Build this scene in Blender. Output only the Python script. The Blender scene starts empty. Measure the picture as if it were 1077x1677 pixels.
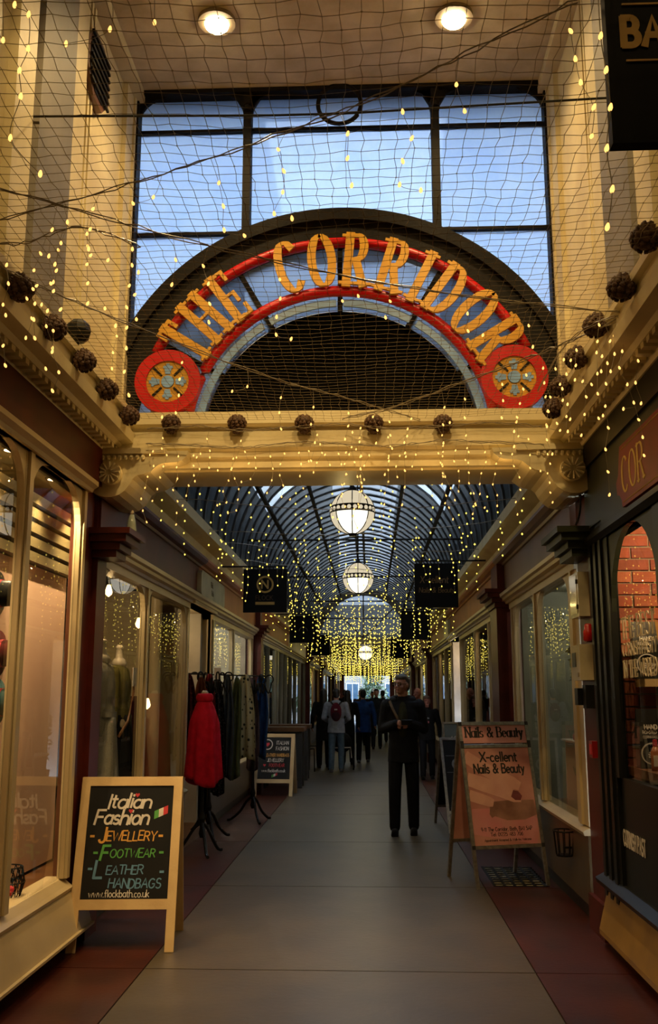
import bpy, bmesh, math, random
from mathutils import Vector, Matrix
from math import sin, cos, pi, radians, sqrt, atan2
random.seed(7)
sc = bpy.context.scene
col = sc.collection

# ------------------------------------------------------------------ camera, sky, exposure
F, PCX, PCY, CAMH = 1570.0, 538.5, 838.5, 1.52
YAW, PITCH = radians(2.4177), radians(10.8706)
cd = bpy.data.cameras.new('camera'); cam = bpy.data.objects.new('camera', cd); col.objects.link(cam)
cam.location = (0, 0, CAMH); cam.rotation_euler = (pi / 2 + PITCH, 0, YAW)
cd.sensor_fit = 'HORIZONTAL'; cd.sensor_width = 24.0; cd.lens = 24.0 * F / 1077.0
cd.clip_start = 0.05; cd.clip_end = 300
sc.camera = cam
w = bpy.data.worlds.new('dusk_sky'); sc.world = w; w.use_nodes = True
bg = w.node_tree.nodes['Background']
bg.inputs[0].default_value = (0.58, 0.75, 1.0, 1); bg.inputs[1].default_value = 14.5
sc.view_settings.view_transform = 'Standard'; sc.view_settings.look = 'None'
sc.view_settings.exposure = 0.0; sc.view_settings.gamma = 1.0; sc.view_settings.use_curve_mapping = False
sc.cycles.sample_clamp_indirect = 2.0
sc.cycles.max_bounces = 7; sc.cycles.diffuse_bounces = 3; sc.cycles.glossy_bounces = 3
sc.cycles.transparent_max_bounces = 24; sc.cycles.caustics_reflective = False; sc.cycles.caustics_refractive = False

_f = Vector((-sin(YAW) * cos(PITCH), cos(YAW) * cos(PITCH), sin(PITCH)))
_r = Vector((cos(YAW), sin(YAW), 0)); _u = _r.cross(_f); CAM = Vector((0, 0, CAMH))
def _ray(x, y): return _f + _r * ((x - PCX) / F) - _u * ((y - PCY) / F)
def atX(x, y, c): d = _ray(x, y); return CAM + d * ((c - CAM.x) / d.x)
def atY(x, y, c): d = _ray(x, y); return CAM + d * ((c - CAM.y) / d.y)
def atZ(x, y, c): d = _ray(x, y); return CAM + d * ((c - CAM.z) / d.z)

XL, XR, XC = -1.9, 1.5, -0.2
ORD = ['first', 'second', 'third', 'fourth', 'fifth', 'sixth', 'seventh', 'eighth', 'ninth', 'tenth', 'eleventh', 'twelfth',
       'thirteenth', 'fourteenth', 'fifteenth', 'sixteenth', 'seventeenth', 'eighteenth', 'nineteenth', 'twentieth',
       'twenty-first', 'twenty-second', 'twenty-third', 'twenty-fourth', 'twenty-fifth', 'twenty-sixth', 'twenty-seventh',
       'twenty-eighth', 'twenty-ninth', 'thirtieth', 'thirty-first', 'thirty-second', 'thirty-third', 'thirty-fourth']

# ------------------------------------------------------------------ materials
def mat(name, c, rough=0.6, metal=0.0, noise=None, c2=None, bump=0.0, bscale=60.0, spec=0.5, coat=0.0):
    m = bpy.data.materials.new(name); m.use_nodes = True
    nt = m.node_tree; p = nt.nodes['Principled BSDF']
    p.inputs['Base Color'].default_value = (*c, 1); p.inputs['Roughness'].default_value = rough
    p.inputs['Metallic'].default_value = metal; p.inputs['Specular IOR Level'].default_value = spec
    if coat: p.inputs['Coat Weight'].default_value = coat; p.inputs['Coat Roughness'].default_value = 0.08
    if noise or bump:
        tc = nt.nodes.new('ShaderNodeTexCoord')
    if noise:
        n = nt.nodes.new('ShaderNodeTexNoise'); n.inputs['Scale'].default_value = noise; n.inputs['Detail'].default_value = 6
        nt.links.new(tc.outputs['Object'], n.inputs['Vector'])
        cr = nt.nodes.new('ShaderNodeValToRGB')
        cr.color_ramp.elements[0].position = 0.35; cr.color_ramp.elements[1].position = 0.68
        c2 = c2 or tuple(v * 0.65 for v in c)
        cr.color_ramp.elements[0].color = (*c2, 1); cr.color_ramp.elements[1].color = (*c, 1)
        nt.links.new(n.outputs['Fac'], cr.inputs['Fac']); nt.links.new(cr.outputs['Color'], p.inputs['Base Color'])
    if bump:
        b = nt.nodes.new('ShaderNodeTexNoise'); b.inputs['Scale'].default_value = bscale; b.inputs['Detail'].default_value = 4
        nt.links.new(tc.outputs['Object'], b.inputs['Vector'])
        bn = nt.nodes.new('ShaderNodeBump'); bn.inputs['Strength'].default_value = bump; bn.inputs['Distance'].default_value = 0.01
        nt.links.new(b.outputs['Fac'], bn.inputs['Height']); nt.links.new(bn.outputs['Normal'], p.inputs['Normal'])
    return m
def emit(name, c, s, sample=True):
    m = bpy.data.materials.new(name); m.use_nodes = True; nt = m.node_tree
    nt.nodes.remove(nt.nodes['Principled BSDF'])
    e = nt.nodes.new('ShaderNodeEmission'); e.inputs[0].default_value = (*c, 1); e.inputs[1].default_value = s
    nt.links.new(e.outputs[0], nt.nodes['Material Output'].inputs[0])
    if not sample: m.cycles.emission_sampling = 'NONE'
    return m
def glass(name, tint=(1, 1, 1), ior=1.5, rough=0.0):
    m = bpy.data.materials.new(name); m.use_nodes = True; nt = m.node_tree
    nt.nodes.remove(nt.nodes['Principled BSDF'])
    t = nt.nodes.new('ShaderNodeBsdfTransparent'); t.inputs[0].default_value = (*tint, 1)
    g = nt.nodes.new('ShaderNodeBsdfGlossy'); g.inputs['Roughness'].default_value = rough
    fr = nt.nodes.new('ShaderNodeFresnel'); fr.inputs[0].default_value = ior
    mx = nt.nodes.new('ShaderNodeMixShader')
    ge = nt.nodes.new('ShaderNodeNewGeometry'); iv = nt.nodes.new('ShaderNodeMath'); iv.operation = 'SUBTRACT'; iv.inputs[0].default_value = 1.0
    mu = nt.nodes.new('ShaderNodeMath'); mu.operation = 'MULTIPLY'      # the pane reflects at the face it is met on, not again on the way out
    nt.links.new(ge.outputs['Backfacing'], iv.inputs[1]); nt.links.new(fr.outputs[0], mu.inputs[0]); nt.links.new(iv.outputs[0], mu.inputs[1])
    nt.links.new(mu.outputs[0], mx.inputs[0]); nt.links.new(t.outputs[0], mx.inputs[1]); nt.links.new(g.outputs[0], mx.inputs[2])
    nt.links.new(mx.outputs[0], nt.nodes['Material Output'].inputs[0])
    return m
def frosted(name, c, c2, scale, transp=0.15):
    m = bpy.data.materials.new(name); m.use_nodes = True; nt = m.node_tree
    nt.nodes.remove(nt.nodes['Principled BSDF'])
    tc = nt.nodes.new('ShaderNodeTexCoord'); n = nt.nodes.new('ShaderNodeTexNoise')
    n.inputs['Scale'].default_value = scale; n.inputs['Detail'].default_value = 8; n.inputs['Roughness'].default_value = 0.7
    nt.links.new(tc.outputs['Object'], n.inputs['Vector'])
    cr = nt.nodes.new('ShaderNodeValToRGB'); cr.color_ramp.elements[0].position = 0.3; cr.color_ramp.elements[1].position = 0.7
    cr.color_ramp.elements[0].color = (*c2, 1); cr.color_ramp.elements[1].color = (*c, 1)
    nt.links.new(n.outputs['Fac'], cr.inputs['Fac'])
    tl = nt.nodes.new('ShaderNodeBsdfTranslucent'); nt.links.new(cr.outputs['Color'], tl.inputs[0])
    tr = nt.nodes.new('ShaderNodeBsdfTransparent'); tr.inputs[0].default_value = (1, 1, 1, 1)
    mx = nt.nodes.new('ShaderNodeMixShader')
    ge = nt.nodes.new('ShaderNodeNewGeometry'); ma = nt.nodes.new('ShaderNodeMath'); ma.operation = 'MAXIMUM'; ma.inputs[1].default_value = transp
    nt.links.new(ge.outputs['Backfacing'], ma.inputs[0]); nt.links.new(ma.outputs[0], mx.inputs[0])   # scatters once, at the face it is met on
    nt.links.new(tl.outputs[0], mx.inputs[1]); nt.links.new(tr.outputs[0], mx.inputs[2])
    nt.links.new(mx.outputs[0], nt.nodes['Material Output'].inputs[0])
    return m

CREAM = mat('cream_paint', (0.74, 0.64, 0.38), 0.5, noise=3.0, c2=(0.60, 0.50, 0.28), bump=0.08)
CREAMW = mat('cream_gloss_joinery', (0.60, 0.48, 0.28), 0.35, noise=2.0, c2=(0.50, 0.39, 0.22), bump=0.03)
CEIL = mat('ceiling_plaster', (0.66, 0.55, 0.36), 0.8, noise=5.0, c2=(0.48, 0.38, 0.22), bump=0.1)
RECESS = mat('taupe_paint', (0.24, 0.21, 0.17), 0.6, noise=2.0)
RED = mat('oxblood_paint', (0.095, 0.014, 0.008), 0.4, noise=4.0, c2=(0.06, 0.010, 0.006), spec=0.2)
TAN = mat('tan_fascia_paint', (0.42, 0.135, 0.035), 0.45, noise=2.0, c2=(0.30, 0.085, 0.02), spec=0.25)
BLACK = mat('black_paint', (0.012, 0.012, 0.010), 0.35, noise=5.0, c2=(0.008, 0.008, 0.007), spec=0.2)
BLACKG = mat('black_green_paint', (0.024, 0.027, 0.015), 0.4, noise=3.0, c2=(0.014, 0.016, 0.010), spec=0.2)
IRON = mat('black_iron', (0.005, 0.0045, 0.004), 0.55, noise=14.0, c2=(0.010, 0.007, 0.004), bump=0.2, spec=0.12)
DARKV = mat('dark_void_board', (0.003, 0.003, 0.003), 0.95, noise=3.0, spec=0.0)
SIGNRED = mat('sign_red', (0.52, 0.004, 0.006), 0.35, noise=4.0, c2=(0.42, 0.004, 0.005), spec=0.3)
GOLD = mat('sign_gold_paint', (0.62, 0.33, 0.035), 0.4, noise=9.0, c2=(0.54, 0.27, 0.03), spec=0.25)
DULLGOLD = mat('dull_gold_lettering', (0.42, 0.25, 0.06), 0.4, noise=9.0)
PALEBLUE = mat('sign_pale_blue', (0.22, 0.42, 0.85), 0.4, noise=6.0)
GLASS = glass('shop_glass', (0.95, 0.96, 0.94), 1.46)
LWGLASS = frosted('dusk_window_glass', (0.86, 0.92, 1.0), (0.62, 0.76, 0.98), 2.2, 0.02)
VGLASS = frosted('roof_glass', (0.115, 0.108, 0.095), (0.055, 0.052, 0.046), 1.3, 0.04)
VGLASS2 = frosted('roof_glass_clean', (0.9, 0.88, 0.78), (0.7, 0.68, 0.6), 1.3, 0.25)  # paler, clearer glass for the upper part of some panes
FLOORC = mat('floor_screed', (0.088, 0.066, 0.040), 0.40, noise=2.2, c2=(0.062, 0.047, 0.030), bump=0.12, bscale=25)
FLOORF = mat('floor_screed_grey', (0.165, 0.165, 0.15), 0.30, noise=1.6, c2=(0.115, 0.118, 0.11), bump=0.12, bscale=25)
FLOORR = mat('floor_red_tile', (0.068, 0.013, 0.005), 0.36, noise=2.5, c2=(0.034, 0.007, 0.004), bump=0.1, bscale=30)
GROUT = mat('floor_joint', (0.05, 0.04, 0.03), 0.8, noise=8.0)
BRICKM = [mat('brick_%d' % i, c, 0.85, noise=9.0, bump=0.4, bscale=40) for i, c in
          enumerate([(0.50, 0.13, 0.06), (0.44, 0.10, 0.05), (0.56, 0.16, 0.075), (0.36, 0.09, 0.05)])]
MORTAR = mat('mortar', (0.42, 0.30, 0.2), 0.9, noise=12.0)
CONE = mat('pine_cone_brown', (0.10, 0.045, 0.016), 0.7, noise=20.0, c2=(0.05, 0.02, 0.008))
CORD = mat('net_cord', (0.36, 0.27, 0.13), 0.8, noise=30.0)
WIRE = mat('clear_cable', (0.36, 0.30, 0.20), 0.3, noise=20.0)
DWIRE = mat('dark_cable', (0.05, 0.04, 0.03), 0.5, noise=20.0)
BULB = emit('warm_fairy_bulb', (1.0, 0.50, 0.12), 2.3, False)
BULBY = emit('yellow_fairy_bulb', (1.0, 0.76, 0.11), 2.4, False)
CHALK = mat('blackboard', (0.007, 0.007, 0.007), 0.55, noise=4.0, c2=(0.011, 0.010, 0.010), spec=0.15)
PINE = mat('pale_pine', (0.60, 0.42, 0.20), 0.5, noise=5.0, c2=(0.5, 0.33, 0.15), bump=0.1)
WOODB = mat('brown_wood', (0.16, 0.065, 0.02), 0.35, noise=6.0, c2=(0.09, 0.035, 0.012))
ALU = mat('brushed_aluminium', (0.48, 0.44, 0.38), 0.38, 0.85, noise=30.0)
def flat(name, c, r=0.7): return mat('print_' + name, c, r, noise=25.0, c2=tuple(v * 0.85 for v in c))
P_WHITE = flat('white', (0.62, 0.56, 0.50)); P_ORANGE = flat('orange', (0.62, 0.30, 0.05)); P_GREEN = flat('green', (0.07, 0.30, 0.05))
P_BLUE = flat('blue', (0.09, 0.22, 0.36)); P_PINK = flat('pink', (0.62, 0.16, 0.17)); P_REDP = flat('red', (0.50, 0.02, 0.03))
P_BLACK = flat('black', (0.02, 0.016, 0.014)); P_GOLD = flat('gold', (0.74, 0.50, 0.12)); P_GREY = flat('grey', (0.26, 0.26, 0.25))
WHITE = mat('white_plaster', (0.7, 0.66, 0.58), 0.8, noise=3.0)

# ------------------------------------------------------------------ mesh helpers
class B:
    def __init__(s, off=(0, 0, 0)): s.v = []; s.f = []; s.off = Vector(off)
    def add(s, vs, fs):
        o = len(s.v); s.v += [tuple(Vector(p) - s.off) for p in vs]; s.f += [tuple(i + o for i in f) for f in fs]; return s
    def box(s, x0, x1, y0, y1, z0, z1):
        vs = [(x, y, z) for z in (z0, z1) for y in (y0, y1) for x in (x0, x1)]
        return s.add(vs, [(0, 2, 3, 1), (4, 5, 7, 6), (0, 1, 5, 4), (2, 6, 7, 3), (0, 4, 6, 2), (1, 3, 7, 5)])
    def obb(s, c, sx, sy, sz, M=None):
        M = M or Matrix.Identity(3); c = Vector(c)
        vs = [c + M @ Vector((x * sx / 2, y * sy / 2, z * sz / 2)) for z in (-1, 1) for y in (-1, 1) for x in (-1, 1)]
        return s.add(vs, [(0, 2, 3, 1), (4, 5, 7, 6), (0, 1, 5, 4), (2, 6, 7, 3), (0, 4, 6, 2), (1, 3, 7, 5)])
    def prism(s, poly, fn, a, b):
        """poly list of 2D, fn(u,v,t)->xyz, extruded t=a..b"""
        n = len(poly)
        vs = [fn(u, v, a) for u, v in poly] + [fn(u, v, b) for u, v in poly]
        fs = [tuple(range(n - 1, -1, -1)), tuple(range(n, 2 * n))] + [(i, (i + 1) % n, n + (i + 1) % n, n + i) for i in range(n)]
        return s.add(vs, fs)
    def ring(s, R0, R1, a0, a1, fn, ta, tb, n=48):
        vs = []; fs = []
        for i in range(n + 1):
            a = a0 + (a1 - a0) * i / n
            for R in (R0, R1):
                for t in (ta, tb): vs.append(fn(R * cos(a), R * sin(a), t))
        for i in range(n):
            k = 4 * i
            fs += [(k, k + 2, k + 6, k + 4), (k + 1, k + 5, k + 7, k + 3), (k, k + 4, k + 5, k + 1), (k + 2, k + 3, k + 7, k + 6)]
        if abs(abs(a1 - a0) - 2 * pi) > 1e-4:
            fs += [(0, 1, 3, 2), (4 * n, 4 * n + 2, 4 * n + 3, 4 * n + 1)]
        return s.add(vs, fs)
    def tube(s, pts, r, n=5, r2=None, cap=True):
        pts = [Vector(p) for p in pts]; m = len(pts); vs = []; fs = []
        for i, p in enumerate(pts):
            d = (pts[min(i + 1, m - 1)] - pts[max(i - 1, 0)])
            d = d.normalized() if d.length > 1e-9 else Vector((0, 0, 1))
            up = Vector((0, 0, 1)) if abs(d.z) < 0.9 else Vector((1, 0, 0))
            a = d.cross(up).normalized(); b = d.cross(a)
            rr = r if r2 is None else r + (r2 - r) * i / max(1, m - 1)
            if isinstance(r, (list, tuple)): rr = r[i]
            for k in range(n):
                t = 2 * pi * k / n; vs.append(p + a * (rr * cos(t)) + b * (rr * sin(t)))
        for i in range(m - 1):
            for k in range(n):
                fs.append((i * n + k, i * n + (k + 1) % n, (i + 1) * n + (k + 1) % n, (i + 1) * n + k))
        if cap: fs += [tuple(range(n - 1, -1, -1)), tuple(range((m - 1) * n, m * n))]
        return s.add(vs, fs)
    def lathe(s, prof, c=(0, 0, 0), n=20, ax=None):
        c = Vector(c); vs = []; fs = []; m = len(prof); M = ax or Matrix.Identity(3)
        for r, z in prof:
            for k in range(n):
                t = 2 * pi * k / n; vs.append(c + M @ Vector((max(r, 1e-4) * cos(t), max(r, 1e-4) * sin(t), z)))
        for i in range(m - 1):
            for k in range(n): fs.append((i * n + k, i * n + (k + 1) % n, (i + 1) * n + (k + 1) % n, (i + 1) * n + k))
        fs += [tuple(range(n - 1, -1, -1)), tuple(range((m - 1) * n, m * n))]
        return s.add(vs, fs)
    def ball(s, c, r, n=12, m=8, M=None):
        r = r if isinstance(r, (tuple, list)) else (r, r, r); c = Vector(c); M = M or Matrix.Identity(3)
        vs = [c + M @ Vector((0, 0, -r[2]))]; fs = []
        for i in range(1, m):
            ph = -pi / 2 + pi * i / m
            for k in range(n):
                t = 2 * pi * k / n
                vs.append(c + M @ Vector((r[0] * cos(ph) * cos(t), r[1] * cos(ph) * sin(t), r[2] * sin(ph))))
        vs.append(c + M @ Vector((0, 0, r[2])))
        for k in range(n): fs.append((0, 1 + (k + 1) % n, 1 + k))
        for i in range(m - 2):
            for k in range(n):
                a = 1 + i * n; fs.append((a + k, a + (k + 1) % n, a + n + (k + 1) % n, a + n + k))
        a = 1 + (m - 2) * n; L = len(vs) - 1
        for k in range(n): fs.append((a + k, a + (k + 1) % n, L))
        return s.add(vs, fs)
    def caps(s, p, q, r1, r2, n=10):
        p = Vector(p); q = Vector(q); d = q - p; L = d.length; d = d / L if L else Vector((0, 0, 1))
        M = d.to_track_quat('Z', 'Y').to_matrix()
        prof = [(r1 * sin(t), -r1 * cos(t)) for t in (0.05, 0.5, 1.0)] + [(r1, 0), (r2, L)] + [(r2 * cos(t), L + r2 * sin(t)) for t in (0.55, 1.05, 1.5)]
        return s.lathe(prof, p, n, M)
    def grid(s, fn, nu, nv):
        vs = [fn(i / nu, j / nv) for j in range(nv + 1) for i in range(nu + 1)]
        fs = [(j * (nu + 1) + i, j * (nu + 1) + i + 1, (j + 1) * (nu + 1) + i + 1, (j + 1) * (nu + 1) + i) for j in range(nv) for i in range(nu)]
        return s.add(vs, fs)
    def mesh(s, name):
        me = bpy.data.meshes.new(name); me.from_pydata(s.v, [], s.f); me.update(); return me
    def build(s, name, m, parent=None, smooth=False, loc=None):
        me = s.mesh(name); me.materials.append(m)
        if smooth:
            for p in me.polygons: p.use_smooth = True
        return link(name, me, parent, loc)
def link(name, me, parent=None, loc=None, rot=None):
    o = bpy.data.objects.new(name, me); col.objects.link(o)
    if parent: o.parent = parent
    if loc is not None: o.location = loc
    if rot is not None: o.rotation_euler = rot
    return o
def thing(name, label, cat, loc=(0, 0, 0), rz=0.0, group=None):
    o = bpy.data.objects.new(name, None); col.objects.link(o); o.location = loc; o.rotation_euler = (0, 0, rz)
    o.empty_display_size = 0.1
    return tag(o, label, cat, group)
def tag(o, label, cat, group=None):
    o['label'] = label; o['category'] = cat
    if group: o['group'] = group
    return o
def struct(o, label=None):
    o['kind'] = 'structure'
    if label: o['label'] = label
    return o
def sroot(name, label=None, loc=(0, 0, 0)):
    o = bpy.data.objects.new(name, None); col.objects.link(o); o.location = loc; return struct(o, label)
def solid(o, t):
    m = o.modifiers.new('s', 'SOLIDIFY'); m.thickness = t; m.offset = 0; return o
def remesh(o, vox, sm=0):
    m = o.modifiers.new('r', 'REMESH'); m.mode = 'VOXEL'; m.voxel_size = vox; m.use_smooth_shade = True
    if sm:
        k = o.modifiers.new('k', 'SMOOTH'); k.iterations = sm; k.factor = 0.5
    return o
def lamp(name, kind, loc, power, c, parent=None, radius=0.05, spot=None, rot=None, blend=0.6):
    l = bpy.data.lights.new(name, kind); l.energy = power; l.color = c
    if kind == 'AREA': l.size = radius
    else: l.shadow_soft_size = radius
    if spot: l.spot_size = spot; l.spot_blend = blend
    o = bpy.data.objects.new(name, l); col.objects.link(o); o.location = loc
    if rot: o.rotation_euler = rot
    if parent: o.parent = parent
    return o
# side helpers: d = distance from the shop plane towards the corridor middle
def sx(side, d): return XL + d if side < 0 else XR - d
def sbox(b, side, d0, d1, y0, y1, z0, z1):
    a, c = sorted((sx(side, d0), sx(side, d1))); return b.box(a, c, y0, y1, z0, z1)
def sprof(b, side, prof, y0, y1):
    """moulding profile [(d,z)...] run along y"""
    return b.prism(prof, lambda u, v, t: (sx(side, u), t, v), y0, y1)

# ------------------------------------------------------------------ lettering: one skeleton alphabet, pens of several kinds
def AR(cx, cy, rx, ry, a0, a1, n=9):
    return [(cx + rx * cos(radians(a0 + (a1 - a0) * i / n)), cy + ry * sin(radians(a0 + (a1 - a0) * i / n))) for i in range(n + 1)]
GL = {
 'A': (.70, [[(0, 0), (.35, 1), (.70, 0)], [(.13, .36), (.57, .36)]]),
 'B': (.58, [[(0, 0), (0, 1)], [(0, 1), (.28, 1)] + AR(.28, .76, .24, .24, 90, -90) + [(0, .52)], [(.28, .52)] + AR(.3, .26, .28, .26, 90, -90) + [(0, 0)]]),
 'C': (.66, [AR(.36, .5, .36, .5, 48, 312, 16)]),
 'D': (.64, [[(0, 0), (0, 1)], [(0, 1), (.22, 1)] + AR(.22, .5, .42, .5, 90, -90, 12) + [(0, 0)]]),
 'E': (.52, [[(0, 0), (0, 1)], [(0, 1), (.5, 1)], [(0, .52), (.42, .52)], [(0, 0), (.52, 0)]]),
 'F': (.50, [[(0, 0), (0, 1)], [(0, 1), (.5, 1)], [(0, .52), (.42, .52)]]),
 'G': (.70, [AR(.36, .5, .36, .5, 48, 330, 16) + [(.68, .45), (.42, .45)]]),
 'H': (.64, [[(0, 0), (0, 1)], [(.64, 0), (.64, 1)], [(0, .52), (.64, .52)]]),
 'I': (.10, [[(.05, 0), (.05, 1)]]),
 'J': (.40, [[(.38, 1), (.38, .2)] + AR(.19, .2, .19, .2, 0, -170)]),
 'K': (.60, [[(0, 0), (0, 1)], [(.56, 1), (0, .42)], [(.18, .58), (.6, 0)]]),
 'L': (.48, [[(0, 1), (0, 0)], [(0, 0), (.48, 0)]]),
 'M': (.80, [[(0, 0), (.06, 1)], [(.06, 1), (.4, .1)], [(.4, .1), (.74, 1)], [(.74, 1), (.8, 0)]]),
 'N': (.64, [[(0, 0), (0, 1)], [(0, 1), (.64, 0)], [(.64, 0), (.64, 1)]]),
 'O': (.74, [AR(.37, .5, .37, .5, 90, 450, 24)]),
 'P': (.54, [[(0, 0), (0, 1)], [(0, 1), (.28, 1)] + AR(.28, .74, .26, .26, 90, -90) + [(0, .48)]]),
 'Q': (.74, [AR(.37, .5, .37, .5, 90, 450, 24), [(.45, .2), (.74, -.08)]]),
 'R': (.60, [[(0, 0), (0, 1)], [(0, 1), (.28, 1)] + AR(.28, .75, .26, .25, 90, -90) + [(0, .5)], [(.28, .5), (.6, 0)]]),
 'S': (.54, [AR(.27, .755, .24, .245, 35, 270, 12) + AR(.27, .26, .27, .26, 90, -145, 14)[1:]]),
 'T': (.62, [[(0, 1), (.62, 1)], [(.31, 1), (.31, 0)]]),
 'U': (.62, [[(0, 1), (0, .3)] + AR(.31, .3, .31, .3, 180, 360) + [(.62, 1)]]),
 'V': (.66, [[(0, 1), (.33, 0), (.66, 1)]]),
 'W': (.94, [[(0, 1), (.22, 0), (.47, .8), (.72, 0), (.94, 1)]]),
 'X': (.62, [[(0, 0), (.62, 1)], [(0, 1), (.62, 0)]]),
 'Y': (.62, [[(0, 1), (.31, .48), (.62, 1)], [(.31, .48), (.31, 0)]]),
 'Z': (.58, [[(0, 1), (.58, 1), (0, 0), (.58, 0)]]),
 'a': (.46, [AR(.22, .3, .22, .3, 60, 330, 14), [(.45, .6), (.45, 0)]]),
 'b': (.46, [[(0, 1), (0, 0)], AR(.23, .3, .22, .3, 150, -150, 14)]),
 'c': (.40, [AR(.22, .3, .22, .3, 50, 310, 12)]),
 'd': (.46, [AR(.22, .3, .22, .3, 40, 320, 14), [(.45, 1), (.45, 0)]]),
 'e': (.44, [[(.01, .31), (.43, .31)] + AR(.22, .3, .22, .3, 5, 310, 14)]),
 'f': (.32, [[(.14, 0), (.14, .8)] + AR(.28, .8, .14, .2, 180, 60, 6), [(0, .58), (.3, .58)]]),
 'g': (.46, [AR(.22, .3, .22, .3, 40, 320, 14), [(.45, .6), (.45, -.12)] + AR(.24, -.12, .21, .2, 0, -150, 8)]),
 'h': (.44, [[(0, 1), (0, 0)], AR(.22, .36, .22, .24, 170, 0, 8) + [(.44, 0)]]),
 'i': (.10, [[(.05, .6), (.05, 0)], [(.05, .78), (.05, .86)]]),
 'j': (.16, [[(.12, .6), (.12, -.2), (0, -.28)], [(.12, .78), (.12, .86)]]),
 'k': (.42, [[(0, 1), (0, 0)], [(.38, .6), (0, .24)], [(.12, .34), (.42, 0)]]),
 'l': (.10, [[(.05, 1), (.05, 0)]]),
 'm': (.70, [[(0, .6), (0, 0)], AR(.175, .4, .175, .2, 170, 0, 7) + [(.35, 0)], AR(.525, .4, .175, .2, 170, 0, 7) + [(.70, 0)]]),
 'n': (.44, [[(0, .6), (0, 0)], AR(.22, .36, .22, .24, 170, 0, 8) + [(.44, 0)]]),
 'o': (.46, [AR(.23, .3, .23, .3, 90, 450, 18)]),
 'p': (.46, [[(0, .6), (0, -.3)], AR(.23, .3, .22, .3, 150, -150, 14)]),
 'q': (.46, [AR(.22, .3, .22, .3, 40, 320, 14), [(.45, .6), (.45, -.3)]]),
 'r': (.30, [[(0, .6), (0, 0)], AR(.2, .38, .2, .22, 170, 60, 6)]),
 's': (.36, [AR(.18, .45, .16, .15, 35, 270, 10) + AR(.18, .155, .18, .155, 90, -145, 10)[1:]]),
 't': (.30, [[(.12, .85), (.12, .12)] + AR(.24, .12, .12, .12, 180, 290, 5), [(0, .6), (.28, .6)]]),
 'u': (.44, [[(0, .6), (0, .22)] + AR(.2, .22, .2, .22, 180, 330, 8), [(.44, .6), (.44, 0)]]),
 'v': (.42, [[(0, .6), (.21, 0), (.42, .6)]]),
 'w': (.64, [[(0, .6), (.16, 0), (.32, .5), (.48, 0), (.64, .6)]]),
 'x': (.42, [[(0, 0), (.42, .6)], [(0, .6), (.42, 0)]]),
 'y': (.42, [[(0, .6), (.21, .02)], [(.42, .6), (.12, -.3), (0, -.28)]]),
 'z': (.40, [[(0, .6), (.4, .6), (0, 0), (.4, 0)]]),
 '0': (.50, [AR(.25, .5, .25, .5, 90, 450, 20)]), '1': (.24, [[(0, .8), (.16, 1), (.16, 0)]]),
 '2': (.50, [AR(.25, .75, .24, .25, 160, -30, 10) + [(0, 0), (.5, 0)]]),
 '3': (.48, [AR(.23, .76, .22, .24, 150, -90, 10) + AR(.23, .26, .25, .26, 90, -150, 10)]),
 '4': (.54, [[(.4, 0), (.4, 1), (0, .3), (.54, .3)]]), '5': (.48, [[(.45, 1), (.08, 1), (.04, .55)] + AR(.23, .32, .25, .32, 130, -140, 12)]),
 '6': (.50, [[(.4, 1), (.1, .6)] + AR(.25, .3, .24, .3, 140, 500, 16)]), '7': (.48, [[(0, 1), (.48, 1), (.16, 0)]]),
 '8': (.50, [AR(.25, .76, .2, .24, 90, 450, 16), AR(.25, .27, .25, .27, 90, 450, 16)]),
 '9': (.50, [AR(.25, .7, .24, .3, 0, 360, 16) + [(.4, 0)]]),
 '&': (.72, [[(.70, 0), (.16, .66)] + AR(.3, .80, .17, .19, 215, -40, 10) + [(.1, .36)] + AR(.28, .24, .25, .24, 150, 300, 8) + [(.7, .48)]]),
 '.': (.10, [[(.05, 0), (.05, .07)]]), ',': (.10, [[(.06, .06), (.02, -.12)]]), '-': (.30, [[(0, .4), (.28, .4)]]), ':': (.1, [[(.05, .05), (.05, .12)], [(.05, .45), (.05, .52)]]),
 "'": (.1, [[(.05, .8), (.05, 1)]]), ' ': (.30, []),
}
def text_w(s, h, sp, xs=1.0): return sum((GL[c][0] * xs + sp) * h for c in s) - sp * h
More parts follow.
